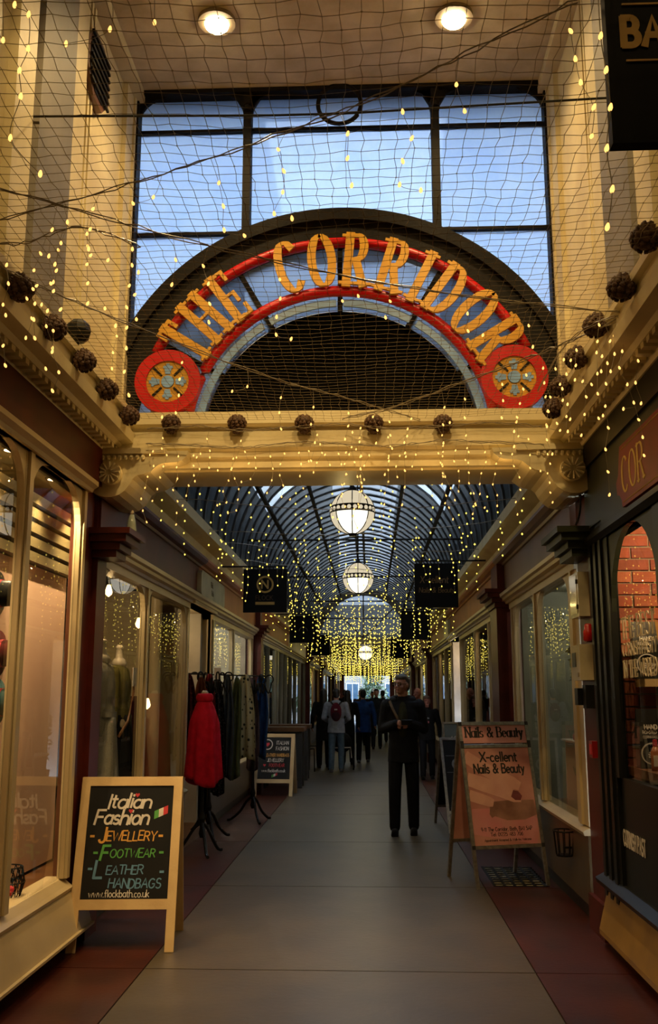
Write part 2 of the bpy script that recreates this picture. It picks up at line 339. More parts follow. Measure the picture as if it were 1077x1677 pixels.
def letters(b, s, o, xd, zd, nd, h, pen=0.09, sp=0.16, style='plain', slant=0.0, xs=1.0, thick=0.002, wob=0.0):
    """add lettering to builder b; o = left end of the baseline"""
    o = Vector(o); xd = Vector(xd); zd = Vector(zd); nd = Vector(nd); cx = 0.0
    rnd = random.Random(len(s) * 7 + int(h * 1000))
    for ch in s:
        gw, strokes = GL[ch]
        dy = rnd.uniform(-wob, wob); sc_ = 1 + rnd.uniform(-wob, wob)
        segs = []
        for st in strokes:
            pts = [((x * xs + slant * y) * sc_, y * sc_ + dy) for x, y in st]
            segs.append((pts, None))
            if style == 'serif':
                for (e, q) in ((0, 1), (-1, -2)):
                    dx, dyy = st[e][0] - st[q][0], st[e][1] - st[q][1]
                    L = sqrt(dx * dx + dyy * dyy)
                    if L > 0.15 and abs(dyy) / L > 0.8 and min(abs(st[e][1] - t) for t in (0, 1, .6, -.3)) < 0.02:
                        x, y = pts[e]; k = pen * .92
                        yy = y + (pen * .14 if y < .3 else -pen * .14)
                        segs.append(([(x - k, yy), (x + k, yy)], pen * 0.36))
                    elif L > 0.2 and abs(dx) / L > 0.9 and e == -1:
                        x, y = pts[e]; sgn = 1 if y < .3 else -1
                        segs.append(([(x, y), (x, y + sgn * pen * 1.3)], pen * 0.5))
                        if ch == 'T': segs.append(([(pts[0][0], y), (pts[0][0], y + sgn * pen * 1.3)], pen * 0.5))
        for si_, (pts, fw) in enumerate(segs):
            m = len(pts); vs = []; fs = []; tk = thick * (1 + .035 * si_)
            for i, (x, y) in enumerate(pts):
                ax, ay = pts[max(i - 1, 0)]; bx, by = pts[min(i + 1, m - 1)]
                dx, dy2 = bx - ax, by - ay; L = sqrt(dx * dx + dy2 * dy2) or 1
                dx /= L; dy2 /= L
                if fw: wd = fw
                elif style == 'serif': wd = pen * (0.34 + 0.76 * abs(dy2) ** 1.5)
                else: wd = pen
                wd /= 2; nx, ny = -dy2, dx
                if i == 0: x -= dx * wd * .6; y -= dy2 * wd * .6
                if i == m - 1: x += dx * wd * .6; y += dy2 * wd * .6
                for sg in (1, -1):
                    for t in (0, tk):
                        vs.append(o + xd * ((cx + (x + nx * wd * sg)) * h) + zd * ((y + ny * wd * sg) * h) + nd * t)
            for i in range(m - 1):
                k = 4 * i
                fs += [(k + 1, k + 5, k + 7, k + 3), (k, k + 1, k + 5, k + 4), (k + 2, k + 6, k + 7, k + 3), (k, k + 2, k + 6, k + 4)]
            fs += [(0, 2, 3, 1), (4 * m - 4, 4 * m - 3, 4 * m - 1, 4 * m - 2)]
            b.add(vs, fs)
        cx += gw * xs + sp
    return cx * h

# ================================================================== STRUCTURE
# ---- floor: screed slabs between two red strips
floor = sroot('floor')
B().box(-2.0, 1.6, -3.4, 60, -0.05, -0.012).build('joint_bed', GROUT, floor)
slab_c = B().box(-1.292, 0.908, 0.006, 2.424, -0.03, 0).mesh('slab'); slab_c.materials.append(FLOORC)
slab_l = B().box(-2.0, -1.300, 0.004, 2.426, -0.03, 0).mesh('red_slab'); slab_l.materials.append(FLOORR)
slab_r = B().box(0.916, 1.6, 0.004, 2.426, -0.03, 0).mesh('red_slab_right'); slab_r.materials.append(FLOORR)
for k in range(-4, 23):
    y = 5.79 + 2.43 * k
    link('slab', slab_c, floor, (0, y, 0)); link('red_slab', slab_l, floor, (0, y, 0))
    if k == 1:
        b = B(); b.box(0.916, 1.6, y + .004, 8.27, -.03, 0); b.box(0.916, 0.99, 8.27, 9.19, -.03, 0); b.box(1.44, 1.6, 8.27, 9.19, -.03, 0)
        b.box(0.916, 1.6, 9.19, y + 2.426, -.03, 0); b.build('red_slab', FLOORR, floor)
    else: link('red_slab', slab_r, floor, (0, y, 0))
# pavement light in the right strip
gr = thing('pavement_light', 'black iron grate with pale glass lenses under the nail sign', 'grate', (1.215, 8.73, 0))
b = B((1.215, 8.73, 0))
for i in range(6): b.box(.99 + i * .0825, .99 + i * .0825 + .0225, 8.27, 9.19, -.03, .004)
for j in range(10): b.box(.99, 1.44, 8.27 + j * .0975, 8.27 + j * .0975 + .03, -.03, .003)
b.build('frame', IRON, gr)
LENS = mat('glass_lens', (.62, .52, .32), .12, noise=14., c2=(.2, .18, .13), spec=.8)
for i in range(5):
    for j in range(9):
        B((1.215, 8.73, 0)).box(1.0125 + i * .0825, 1.0725 + i * .0825, 8.30 + j * .0975, 8.3675 + j * .0975, -.03, -.002).build('lens', LENS, gr)

# ---- upper walls, ceiling, back wall of the front bay
for side, nm in ((-1, 'left'), (1, 'right')):
    wx = -1.82 if side < 0 else 1.42
    wl = struct(B().box(min(wx, wx + side * .15), max(wx, wx + side * .15), -3.2, 7.1, 3.3, 6.3).build('wall_' + nm, CREAM))
    def wb(m, name, d0, d1, y0, y1, z0, z1):
        a, c = sorted((wx - side * d0, wx - side * d1)); B().box(a, c, y0, y1, z0, z1).build(name, m, wl)
    wb(CREAM, 'corner_strip', 0, .035, 6.42, 6.72, 3.47, 6.15)
    wb(CREAM, 'corner_bead', .035, .05, 6.60, 6.70, 3.47, 6.15)
    for yy in (5.46, 5.53, 5.60): wb(CREAM, 'panel_moulding', 0, .022, yy, yy + .035, 3.55, 6.05)
    wb(CREAM, 'wall_strip', 0, .05, 5.16, 5.40, 3.47, 6.15)
    wb(RECESS, 'service_duct', 0, .06, 4.62, 5.16, 3.47, 6.15)
    wb(CREAM, 'wall_strip', 0, .05, 4.30, 4.55, 3.47, 6.15)
    for yy in (3.9, 2.4): wb(CREAM, 'panel_moulding', 0, .03, yy, yy + .05, 3.55, 6.05)
    wb(CREAM, 'cove', 0, .10, -3.1, 6.70, 6.06, 6.15)
ceiling = struct(B().box(-2.0, 1.6, -3.2, 7.1, 6.15, 6.3).build('ceiling', CEIL))
struct(B().box(-3.2, 2.8, -3.4, -3.2, 0, 6.3).build('wall_back', CREAM))
# ---- cornices of the front bay
CORN = [(-.05, 3.18), (.06, 3.18), (.08, 3.215), (.16, 3.225), (.18, 3.25), (.255, 3.26), (.262, 3.33), (.235, 3.35), (.235, 3.42), (.262, 3.43), (.262, 3.475), (-.05, 3.475)]
for side, nm in ((-1, 'trim_1'), (1, 'trim_2')):
    t = struct(sprof(B(), side, CORN, -3.1, 6.52).build(nm, CREAM))
    b = B()
    for i in range(70):
        y = -.4 + i * .098; sbox(b, side, .085, .155, y, y + .05, 3.195, 3.228)
    o = b.build('dentil_band', CREAM, t); o['kind'] = 'stuff'
# ---- beam under the fan window
BEAMP = [(6.50, 3.09), (6.50, 3.15), (6.47, 3.16), (6.47, 3.20), (6.44, 3.22), (6.44, 3.30), (6.47, 3.31), (6.47, 3.37), (6.42, 3.39), (6.42, 3.475), (6.70, 3.53), (7.10, 3.53), (7.10, 3.09)]
beam = struct(B().prism(BEAMP, lambda u, v, t: (t, u, v), -1.90, 1.50).build('trim_3', CREAM))
B().box(-1.5, 1.1, 6.56, 7.04, 3.075, 3.092).build('soffit_panel', CREAM, beam)
def console(side):
    """scroll bracket that carries the beam on its pilaster"""
    cx = lambda d: sx(side, d)
    k = struct(B().prism([(0, 2.90), (.04, 2.875), (.09, 2.86), (.14, 2.86), (.19, 2.875), (.23, 2.905), (.26, 2.945), (.28, 2.985), (.31, 3.01), (.36, 3.02), (.40, 3.035), (.43, 3.06), (.46, 3.085), (.50, 3.095), (.58, 3.10), (.62, 3.115), (.65, 3.14), (.66, 3.18), (0, 3.18)],
               lambda u, v, t: (cx(u), t, v), 6.36, 6.95).build('trim_%d' % (4 if side < 0 else 5), CREAM))
    B().ring(.0, .082, 0, 2 * pi, lambda u, v, t: (cx(.13) + u, t, 3.02 + v), 6.31, 6.37, 20).build('rosette_boss', CREAM, k)
    b = B()
    for i in range(12):
        a = 2 * pi * i / 12; b.tube([(cx(.13) + .02 * cos(a), 6.305, 3.02 + .02 * sin(a)), (cx(.13) + .075 * cos(a), 6.30, 3.02 + .075 * sin(a))], .009, 5)
    o = b.build('rosette_petals', CREAM, k); o['kind'] = 'stuff'
    b = B()
    for i in range(9): b.ball((cx(.03 + i * .04), 6.35, 3.135), (.016, .012, .02), 6, 4)
    o = b.build('bead_row', CREAM, k); o['kind'] = 'stuff'
    B().box(min(cx(0), cx(.50)), max(cx(0), cx(.50)), 6.34, 6.97, 3.16, 3.20).build('abacus', CREAM, k)
for s_ in (-1, 1): console(s_)

# ---- pilasters
def pilaster(side, n, y0, y1, m, d=.15, zcap=2.45, ztop=2.92, m2=None, cap=0.):
    p = sroot('trim_%d' % n)
    sbox(B(), side, -.08, d, y0, y1, 0, zcap).build('shaft', m, p)
    d0 = d; d = d + cap
    b = B(); sbox(b, side, -.08, d + .02, y0 - .02, y1 + .02, zcap, zcap + .05); sbox(b, side, -.08, d + .05, y0 - .05, y1 + .05, zcap + .05, zcap + .10)
    sbox(b, side, -.08, d + .10, y0 - .09, y1 + .09, zcap + .10, zcap + .15); sbox(b, side, -.08, d + .13, y0 - .12, y1 + .12, zcap + .15, zcap + .19)
    b.build('capital', m2 or m, p); d = d0
    sbox(B(), side, -.08, max(d - .02, .01), y0 + .02, y1 - .02, zcap + .19, ztop).build('upper_block', m, p)
    sbox(B(), side, -.08, d + .03, y0 - .02, y1 + .02, 0, .22).build('plinth', m, p)
    return p
pl_ = pilaster(-1, 6, 6.42, 6.64, RED, d=.05, cap=.11); sbox(B(), -1, -.08, .01, 6.20, 6.42, 0, 2.93).build('flush_strip', RED, pl_)
pilaster(1, 7, 6.50, 6.88, RED, d=.012, m2=BLACKG, cap=.10)
b = B(); p = sroot('trim_8')
sbox(b, 1, -.03, .02, 6.04, 6.50, 0, 2.62); b.build('shaft', BLACK, p)
for dd, yy in ((.035, 6.10), (.035, 6.24), (.035, 6.38)): sbox(B(), 1, .01, dd, yy, yy + .06, .3, 2.5).build('reed', BLACK, p)

# ---- fan window above the beam
fan = sroot('window_1')
ZC, YW = 3.33, 6.70           # centre of the arch
def fy(u, v, t): return (XC + u, t, ZC + v)
def pane(x0, x1, z0, z1): B().box(x0, x1, YW + .055, YW + .063, z0, z1).build('pane', LWGLASS, fan)
WX = [-1.80, -.91, .53, 1.40]
for i in range(3):
    pane(WX[i], WX[i + 1], 5.84, 6.15); pane(WX[i], WX[i + 1], 4.98, 5.84)
pane(WX[0], WX[1], 4.10, 4.98); pane(WX[1], WX[2], 4.75, 4.98); pane(WX[2], WX[3], 4.10, 4.98)
bars = [30, 60, 90, 120, 150]
aa = [8] + bars + [172]
for i in range(6):
    B().ring(1.0, 1.50, radians(aa[i]), radians(aa[i + 1]), fy, YW + .02, YW + .028, 14).build('pane', LWGLASS, fan)
for a in bars:
    M = Matrix.Rotation(-radians(a), 3, 'Y')
    B().obb((XC + 1.25 * cos(radians(a)), YW + .01, ZC + 1.25 * sin(radians(a))), .52, .04, .035, M).build('radial_bar', IRON, fan)
B().ring(1.50, 1.77, radians(5), radians(175), fy, YW - .03, YW + .09, 64).build('arch_band', IRON, fan)
B().ring(1.70, 1.79, radians(20), radians(160), fy, YW - .07, YW - .02, 64).build('arch_rim', IRON, fan)
for sg in (-1, 1):
    pts = [(1.6 * sg + 0, .18), (1.6 * sg, .83)] + [(sg * 1.55 * cos(radians(a)), 1.55 * sin(radians(a))) for a in (32, 26, 20, 14, 8, 6)]
    if sg > 0: pts = pts[::-1]
    B().prism(pts, fy, YW, YW + .09).build('spandrel_panel', IRON, fan)
n = 40
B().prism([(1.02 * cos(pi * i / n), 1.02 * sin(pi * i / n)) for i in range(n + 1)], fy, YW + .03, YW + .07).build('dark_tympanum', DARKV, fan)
for nm, x0, x1, z0, z1, dp in (('jamb', -1.82, -1.755, 4.0, 6.15, .06), ('jamb', 1.355, 1.42, 4.0, 6.15, .06), ('head', -1.8, 1.4, 6.115, 6.16, .06),
                      ('transom', -1.78, 1.38, 5.828, 5.852, -.02), ('transom', -1.78, -.91, 4.968, 4.992, -.02), ('transom', .53, 1.38, 4.968, 4.992, -.02)):
    B().box(x0, x1, YW - dp, YW + .07, z0, z1).build(nm, IRON, fan)
for x in (-.91, .53):
    b = B(); b.box(x - .03, x + .03, YW - .05, YW + .07, 4.85, 6.12); b.lathe([(.035, 0), (.045, .03), (.03, .06)], (x, YW - .05, 5.95), 10); b.build('mullion', IRON, fan)
    b = B()
    for sg in (-1, 1):
        b.prism([(sg * .03, 5.92), (sg * .045, 6.0), (sg * .09, 6.08), (sg * .16, 6.118), (sg * .03, 6.118)][::sg], lambda u, v, t: (x + u, t, v), YW - .02, YW + .01)
    b.build('spandrel_fret', IRON, fan)
for x, sg in ((-1.755, 1), (1.355, -1)):
    pts = [(0, 0), (0, -.22)] + [(sg * (.18 - .18 * cos(radians(t))), -.22 + .2 * sin(radians(t))) for t in (15, 30, 45, 60, 75, 90)] + [(sg * .2, 0)]
    B().prism(pts if sg < 0 else pts[::-1], lambda u, v, t: (x + u, t, 6.12 + v), YW - .02, YW + .01).build('corner_fret', IRON, fan)
for x0, x1 in ((-.91, .53),):
    for xx, sg in ((x0 + .03, 1), (x1 - .03, -1)):
        pts = [(0, 0), (0, -.16)] + [(sg * (.14 - .14 * cos(radians(t))), -.16 + .15 * sin(radians(t))) for t in (20, 40, 60, 80, 90)]
        B().prism(pts if sg < 0 else pts[::-1], lambda u, v, t: (xx + u, t, 6.12 + v), YW - .02, YW + .01).build('corner_fret', IRON, fan)
b = B(); b.tube([(XC + .165 * cos(2 * pi * i / 32), YW - .06, 5.985 + .165 * sin(2 * pi * i / 32)) for i in range(33)], .017, 7); b.build('iron_ring', IRON, fan)

# ---- glazed barrel roof over the arcade, eaves, end lunette
EAVZ, RV, YE = 3.34, 1.56, 31.0
roof = sroot('ceiling_vault')
def vy(u, v, t): return (XC + u, t, EAVZ + v)
RIB = .50
rib = B().ring(RV + .01, RV + .05, 0, pi, lambda u, v, t: (XC + u, t, EAVZ + v), -.030, .030, 22).mesh('rib'); rib.materials.append(mat('slate_paint', (.030, .034, .038), .5, noise=6.))  # white-painted iron, its shade put into the colour
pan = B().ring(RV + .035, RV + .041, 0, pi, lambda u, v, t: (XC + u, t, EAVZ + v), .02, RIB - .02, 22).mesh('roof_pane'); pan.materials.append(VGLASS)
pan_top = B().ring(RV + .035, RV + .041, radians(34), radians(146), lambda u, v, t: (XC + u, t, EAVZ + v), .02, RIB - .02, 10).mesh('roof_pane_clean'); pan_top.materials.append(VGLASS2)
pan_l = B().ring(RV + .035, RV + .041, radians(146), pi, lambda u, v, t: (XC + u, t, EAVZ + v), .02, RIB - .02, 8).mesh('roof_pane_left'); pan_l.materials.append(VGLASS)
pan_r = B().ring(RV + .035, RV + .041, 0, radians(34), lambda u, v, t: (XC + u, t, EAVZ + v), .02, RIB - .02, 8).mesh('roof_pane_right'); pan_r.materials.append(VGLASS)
i = 0; y = 7.12
while y < YE - .05:
    link('rib', rib, roof, (0, y, 0))
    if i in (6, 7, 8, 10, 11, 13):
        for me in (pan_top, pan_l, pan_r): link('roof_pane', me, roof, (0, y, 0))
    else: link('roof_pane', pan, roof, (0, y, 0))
    i += 1; y += RIB
for a in (35, 62, 87, 93, 118, 145):
    B().obb((XC + RV * .985 * cos(radians(a)), (7.1 + YE) / 2, EAVZ + RV * .985 * sin(radians(a))), .05, YE - 7.1, .05).build('purlin', IRON, roof)
for yy in (9.6, 13.2, 17.4, 22, 27):
    B().tube([(XC - 1.5, yy, EAVZ + .32), (XC + 1.5, yy, EAVZ + .32)], .014, 6).build('tie_rod', IRON, roof)
# eaves and dark clerestory over the shops
DARKW = mat('dark_clerestory', (0.02, 0.017, 0.013), 0.7, noise=6.0)
for side, nm in ((-1, 'trim_9'), (1, 'trim_10')):
    e = struct(sprof(B(), side, [(-.12, 3.02), (-.06, 3.02), (.00, 3.20), (.10, 3.24), (.14, 3.26), (.14, 3.37), (-.12, 3.37)], 7.1, 60).build(nm, CREAM))
    sbox(B(), side, -.14, -.10, 6.9, 60, 2.90, 3.30).build('dark_frieze', DARKW, e)
    b = B()
    for i in range(190):
        y = 7.1 + i * .13; sbox(b, side, -.10, -.075, y, y + .05, 2.99, 3.16)
    o = b.build('cresting', IRON, e); o['kind'] = 'stuff'
# gable with lunette at the end of the glass roof, then a lower plaster ceiling
gab = sroot('window_2')
n = 32
B().prism([(1.38 * cos(pi * i / n), 1.38 * sin(pi * i / n)) for i in range(n + 1)], vy, YE + .05, YE + .06).build('pane', VGLASS, gab)
B().ring(1.38, 2.0, 0, pi, vy, YE, YE + .12, 40).build('arch_frame', RECESS, gab)
for a in (45, 90, 135): B().obb((XC + .7 * cos(radians(a)), YE + .03, EAVZ + .7 * sin(radians(a))), 1.4, .04, .04, Matrix.Rotation(-radians(a), 3, 'Y')).build('glazing_bar', RECESS, gab)
struct(B().box(XL - .3, XR + .3, YE, YE + .25, 3.16, 3.36).build('trim_11', CREAM))
struct(B().box(XL - .3, XR + .3, YE + .2, 60, 3.36, 3.5).build('ceiling_far', RECESS))
# unseen walls added to darken the glass towards its sides, tinted blue
OUT = mat('outside_wall_slate', (0.06, 0.085, 0.12), 0.9, noise=2.0)
struct(B().box(-2.25, -1.95, 6.95, 62, 3.44, 12.5).build('wall_outside_left', OUT)); struct(B().box(1.55, 1.85, 6.95, 62, 3.44, 12.5).build('wall_outside_right', OUT))
struct(B().box(-3.2, -1.9, 7.1, 62, 3.37, 3.43).build('roof_flat_left', OUT)); struct(B().box(1.5, 2.8, 7.1, 62, 3.37, 3.43).build('roof_flat_right', OUT))

# ================================================================== SHOPFRONTS
FRAMEG = mat('sage_joinery', (0.30, 0.29, 0.22), 0.4, noise=2.0)
WARM, COOLW = (1.0, 0.70, 0.36), (1.0, 0.90, 0.72)
wn = [2]; wl_n = [0]
def downlight(x, y, z, power, c, label, rad=.045, es=None, group='shop downlights', spot=radians(110), tilt=None):
    t = thing('downlight', label, 'downlight', (x, y, z), 0, group)
    B().ring(rad, rad + .015, 0, 2 * pi, lambda u, v, w_: (u, v, w_), -.012, .0, 20).build('bezel', ALU, t)
    B().lathe([(rad, -.002), (rad * .9, -.008), (.001, -.010)], (0, 0, 0), 16).build('lens', emit('downlight_lens', c, es or 12.0, False), t)
    if power and tilt is not None: lamp('downlight_lamp', 'SPOT', (0, 0, -.03), power, c, t, .008, spot, (0, -tilt * -1, 0), .9)
    elif power: lamp('downlight_lamp', 'POINT', (0, 0, -.09), power, c, t, .008)
    return t
STALL = mat('dark_stall_paint', (.10, .065, .026), .35, noise=3., c2=(.07, .042, .016))
def shopfront(side, y0, y1, panes, frame=CREAMW, z0=.62, z1=2.42, rad=.20, stall=None, thin=.04, gl=GLASS, stall_top=None):
    wn[0] += 1; w_ = sroot('window_%d' % wn[0]); stall = stall or STALL
    # stall riser and sill
    zs = stall_top or z0 - .06
    sbox(B(), side, -.10, .02, y0, y1, .12, zs).build('stall_riser', stall, w_)
    sbox(B(), side, -.10, -.02, y0, y1, 0, .12).build('kick_plinth', BLACK, w_)
    sprof(B(), side, [(-.12, zs), (.045, zs), (.055, zs + .025), (.03, zs + .04), (-.02, z0), (-.12, z0)], y0, y1).build('sill', frame, w_)
    # head
    sbox(B(), side, -.10, .03, y0, y1, z1, z1 + .08).build('head_rail', frame, w_)
    edges = [y0] + [v for p_ in panes for v in p_] + [y1]
    for i in range(0, len(edges), 2):
        if edges[i + 1] - edges[i] > .01:
            b = B(); sbox(b, side, -.03, .012, edges[i], edges[i + 1], z0, z1)
            m_ = (edges[i] + edges[i + 1]) / 2; hw = min(.03, (edges[i + 1] - edges[i]) / 3)
            sbox(b, side, .012, .030, m_ - hw, m_ + hw, z0, z1); b.build('mullion', frame, w_)
    for (a, c) in panes:
        sbox(B(), side, -.020, -.014, a, c, z0, z1).build('glass', gl, w_)
        if rad:
            b = B(); r = min(rad, (c - a) * .45)
            for yy, sg in ((a, 1), (c, -1)):
                pts = [(0, 0), (0, -r)] + [(sg * (r - r * cos(radians(t))), -r + r * sin(radians(t))) for t in range(10, 91, 10)]
                b.prism(pts, lambda u, v, t: (sx(side, t), yy + u, z1 + v), -.03, .010)
            b.build('corner_fillet', frame, w_)
    return w_
def fascia(side, y0, y1, m, n):
    f_ = sroot('trim_%d' % n)
    sbox(B(), side, -.10, .05, y0, y1, 2.58, 2.90).build('fascia_board', m, f_)
    sprof(B(), side, [(-.10, 2.48), (.05, 2.48), (.06, 2.50), (.09, 2.515), (.095, 2.54), (.12, 2.55), (.125, 2.58), (-.10, 2.58)], y0, y1).build('head_moulding', CREAMW, f_)
    sprof(B(), side, [(-.10, 2.90), (.07, 2.90), (.08, 2.92), (.12, 2.93), (.15, 2.96), (.15, 2.985), (-.10, 2.985)], y0, y1).build('cornice_moulding', m, f_)
    return f_
def room(side, y0, y1, depth, m, z0=0.0, ceil=None, zc=2.60, back=None):
    """shop interior shell behind the glass"""
    wl_n[0] += 1
    r_ = sroot('wall_shop_%d' % wl_n[0])
    sbox(B(), side, -depth - .1, -depth, y0 - .1, y1 + .1, 0, zc + .1).build('back_wall', back or m, r_)
    sbox(B(), side, -depth, -.10, y0 - .1, y0, 0, zc + .1).build('end_wall', m, r_); sbox(B(), side, -depth, -.10, y1, y1 + .1, 0, zc + .1).build('end_wall', m, r_)
    sbox(B(), side, -depth, -.10, y0, y1, zc, zc + .1).build('shop_ceiling', ceil or m, r_)
    sbox(B(), side, -depth, -.06, y0, y1, -.05, z0 + .001).build('shop_floor', WOODB, r_)
    return r_
I_DARK = mat('interior_dark_green', (0.06, 0.055, 0.035), 0.8, noise=2.0, c2=(0.03, 0.025, 0.02))
I_WHITE = mat('interior_white', (0.72, 0.68, 0.58), 0.8, noise=2.0)
I_PINK = mat('interior_pink', (0.62, 0.42, 0.32), 0.8, noise=2.0)
I_SAGE = mat('interior_sage', (0.36, 0.38, 0.30), 0.8, noise=2.0)
I_BROWN = mat('interior_brown', (0.22, 0.11, 0.05), 0.8, noise=2.0)
OLIVE = mat('olive_boards', (0.28, 0.23, 0.11), 0.45, noise=3.0)

# ---- left, nearest shop (cream sash with shallow display)
shopfront(-1, 2.0, 6.20, [(2.1, 3.5), (3.62, 5.08), (5.19, 6.12)], z0=.42, z1=2.86, rad=.26, stall_top=.34, stall=DARKV)
wn1 = bpy.data.objects['window_3']
sprof(B(), -1, [(.03, .34), (.05, .33), (.115, .115), (.135, .115), (.135, .10), (-.02, .10), (-.02, .34)], 2.0, 6.42).build('sloping_apron', CREAMW, wn1)
f_ = sroot('trim_12'); sbox(B(), -1, -.10, .07, -3.1, 6.36, 2.93, 3.19).build('fascia_board', RED, f_)
sprof(B(), -1, [(-.1, 2.86), (.05, 2.86), (.06, 2.88), (.09, 2.90), (.09, 2.93), (-.1, 2.93)], 2.0, 6.22).build('head_moulding', CREAMW, f_)
b = B(); sbox(b, -1, -.12, 0, -3.1, 2.0, 0, 2.93); struct(b.build('wall_left_near', CREAM))
rm = room(-1, 2.1, 6.95, .42, CREAM, z0=.40, ceil=CREAM, zc=2.90)
BACKD = mat('display_backdrop', (0.74, 0.50, 0.36), 0.7, noise=1.2, c2=(0.66, 0.42, 0.30))
tag(B().box(-2.23, -2.20, 3.0, 6.86, .42, 2.36).build('display_backdrop', BACKD), 'pink cream display backdrop behind the nearest left window', 'backdrop')
sh = thing('shutter_box', 'olive ribbed shutter box above the pink display backdrop', 'shutter box', (-2.2, 4.9, 2.36))
for i in range(5):
    B((-2.2, 4.9, 2.36)).prism([(0, 0), (.05, .01), (.055, .07), (.01, .085), (0, .085)], lambda u, v, t: (-2.215 + u + .012 * i, t, 2.365 + i * .088 + v), 3.0, 6.86).build('slat', OLIVE, sh)
B((-2.2, 4.9, 2.36)).box(-2.26, -2.215, 3.0, 6.86, 2.362, 2.81).build('box_back', OLIVE, sh)
tag(B().box(-2.23, -2.19, 6.862, 6.90, .41, 2.36).build('backdrop_edge_post', BLACK), 'thin black post at the end of the pink backdrop', 'post')
for yy_, lb_ in ((5.95, 'lit downlight in the nearest left shop window'), (5.2, 'lit downlight in the nearest left window, beside the mullion'), (6.6, 'lit downlight in the nearest left window, at its far end')): downlight(-2.02, yy_, 2.90, 110, WARM, lb_, es=25, tilt=radians(-14))
downlight(-2.02, 4.4, 2.90, 110, WARM, 'lit downlight in the nearest left window, close to the camera', es=25, tilt=radians(-14))  # all but the first are added to light the backdrop evenly
# ---- left, second shop
fascia(-1, 6.45, 10.3, RED, 13); fascia(-1, 10.3, 15.6, TAN, 14)
shopfront(-1, 6.64, 9.98, [(6.72, 8.02), (8.14, 9.86)])
shopfront(-1, 11.45, 15.50, [(11.58, 13.22), (13.36, 15.36)])
rm = room(-1, 7.06, 9.98, 2.2, I_DARK, z0=.56)
rm2 = room(-1, 11.45, 15.50, 1.3, I_WHITE, z0=.56, back=I_WHITE)
rd = sroot('door_1'); B().box(-2.84, -2.78, 9.98, 11.45, 0, 2.5).build('door_leaf', CREAMW, rd); B().box(-2.775, -2.77, 10.2, 11.2, .9, 2.3).build('door_glass', GLASS, rd)
B().box(-2.8, -1.9, 9.94, 9.98, 0, 2.6).build('reveal', CREAMW, rd); B().box(-2.8, -1.9, 11.45, 11.49, 0, 2.6).build('reveal', CREAMW, rd); B().box(-2.8, -1.82, 9.98, 11.45, 2.48, 2.52).build('lintel', CREAMW, rd)
B().box(-2.8, -1.9, 9.98, 11.45, -.04, .10).build('step', WOODB, rd)
downlight(-2.15, 7.4, 2.60, 22, WARM, 'lit downlight above the tweed coat in the second left shop'); downlight(-2.2, 8.0, 2.60, 16, WARM, 'lit downlight above the green jumper in the second left shop')
downlight(-2.4, 12.4, 2.60, 22, COOLW, 'lit downlight over the small Christmas tree window'); downlight(-2.4, 14.3, 2.60, 34, COOLW, 'lit downlight over the bright white left window')
downlight(-2.35, 10.7, 2.47, 8, WARM, 'lit downlight in the left shop doorway')
col_ = tag(B().lathe([(.085, 0), (.085, .1), (.072, .14), (.066, 1.9), (.085, 1.98), (.085, 2.03)], (-2.12, 9.45, .56), 18).build('shop_column', CREAMW, smooth=True), 'round cream column inside the second left shop window', 'column')
# ---- further left shops
pilaster(-1, 15, 15.52, 15.82, RED)
fascia(-1, 15.6, 22.0, TAN, 16); fascia(-1, 22.0, 28.2, CREAMW, 17); fascia(-1, 28.2, 44, TAN, 18); fascia(-1, 44, 60, CREAMW, 19)
shopfront(-1, 15.82, 21.9, [(15.95, 17.0), (17.06, 18.0), (18.06, 19.2), (20.1, 20.8), (20.86, 21.75)], frame=FRAMEG, rad=0)
shopfront(-1, 21.9, 28.2, [(22.0, 23.2), (23.28, 24.6), (24.68, 26.2), (26.3, 28.0)], frame=FRAMEG, rad=0)
shopfront(-1, 28.2, 36, [(28.5, 30.2), (30.4, 32.2), (33.2, 35.6)]); shopfront(-1, 36, 48, [(36.4, 39), (39.3, 42), (43, 47.5)]); shopfront(-1, 48, 60, [(48.5, 52), (52.5, 56), (56.5, 59.5)])
room(-1, 15.9, 21.8, 2.0, I_DARK, z0=.3, back=I_SAGE); room(-1, 22.0, 28.1, 2.0, I_DARK, z0=.3); room(-1, 28.3, 36, 1.2, I_PINK); room(-1, 36.1, 48, 1.2, I_WHITE); room(-1, 48.1, 60, 1.2, I_PINK)
# ---- right, nearest shop (black front)
w_ = sroot('window_%d' % (wn[0] + 1)); wn[0] += 1
sbox(B(), 1, -.10, .0, 2.0, 6.02, .42, 1.04).build('panel', BLACK, w_)
sprof(B(), 1, [(-.1, .36), (.07, .36), (.08, .39), (.02, .42), (-.1, .42)], 2.0, 6.5).build('sill', BLACK, w_)
sprof(B(), 1, [(-.05, .35), (.02, .345), (.085, .10), (.085, .07), (-.05, .07)], 2.0, 6.42).build('sloping_apron', mat('mustard_paint', (.36, .20, .04), .4, noise=3.), w_)
sbox(B(), 1, -.1, .0, 2.0, 6.5, 0, .07).build('kick_plinth', BLACK, w_)
sbox(B(), 1, -.10, .03, 2.0, 6.06, 2.50, 2.62).build('head_rail', BLACKG, w_)
for (a, c) in ((5.00, 5.98), (3.88, 4.86), (2.76, 3.74)):
    sbox(B(), 1, -.03, -.024, a, c, 1.04, 2.48).build('glass', GLASS, w_)
    b = B(); r = .47
    for yy, sg in ((a, 1), (c, -1)):
        pts = [(0, 0), (0, -r)] + [(sg * (r - r * cos(radians(t))), -r + r * sin(radians(t))) for t in range(10, 91, 10)]
        b.prism(pts, lambda u, v, t: (sx(1, t), yy + u, 2.50 + v), -.022, .010)
    b.build('arch_fillet', BLACKG, w_)
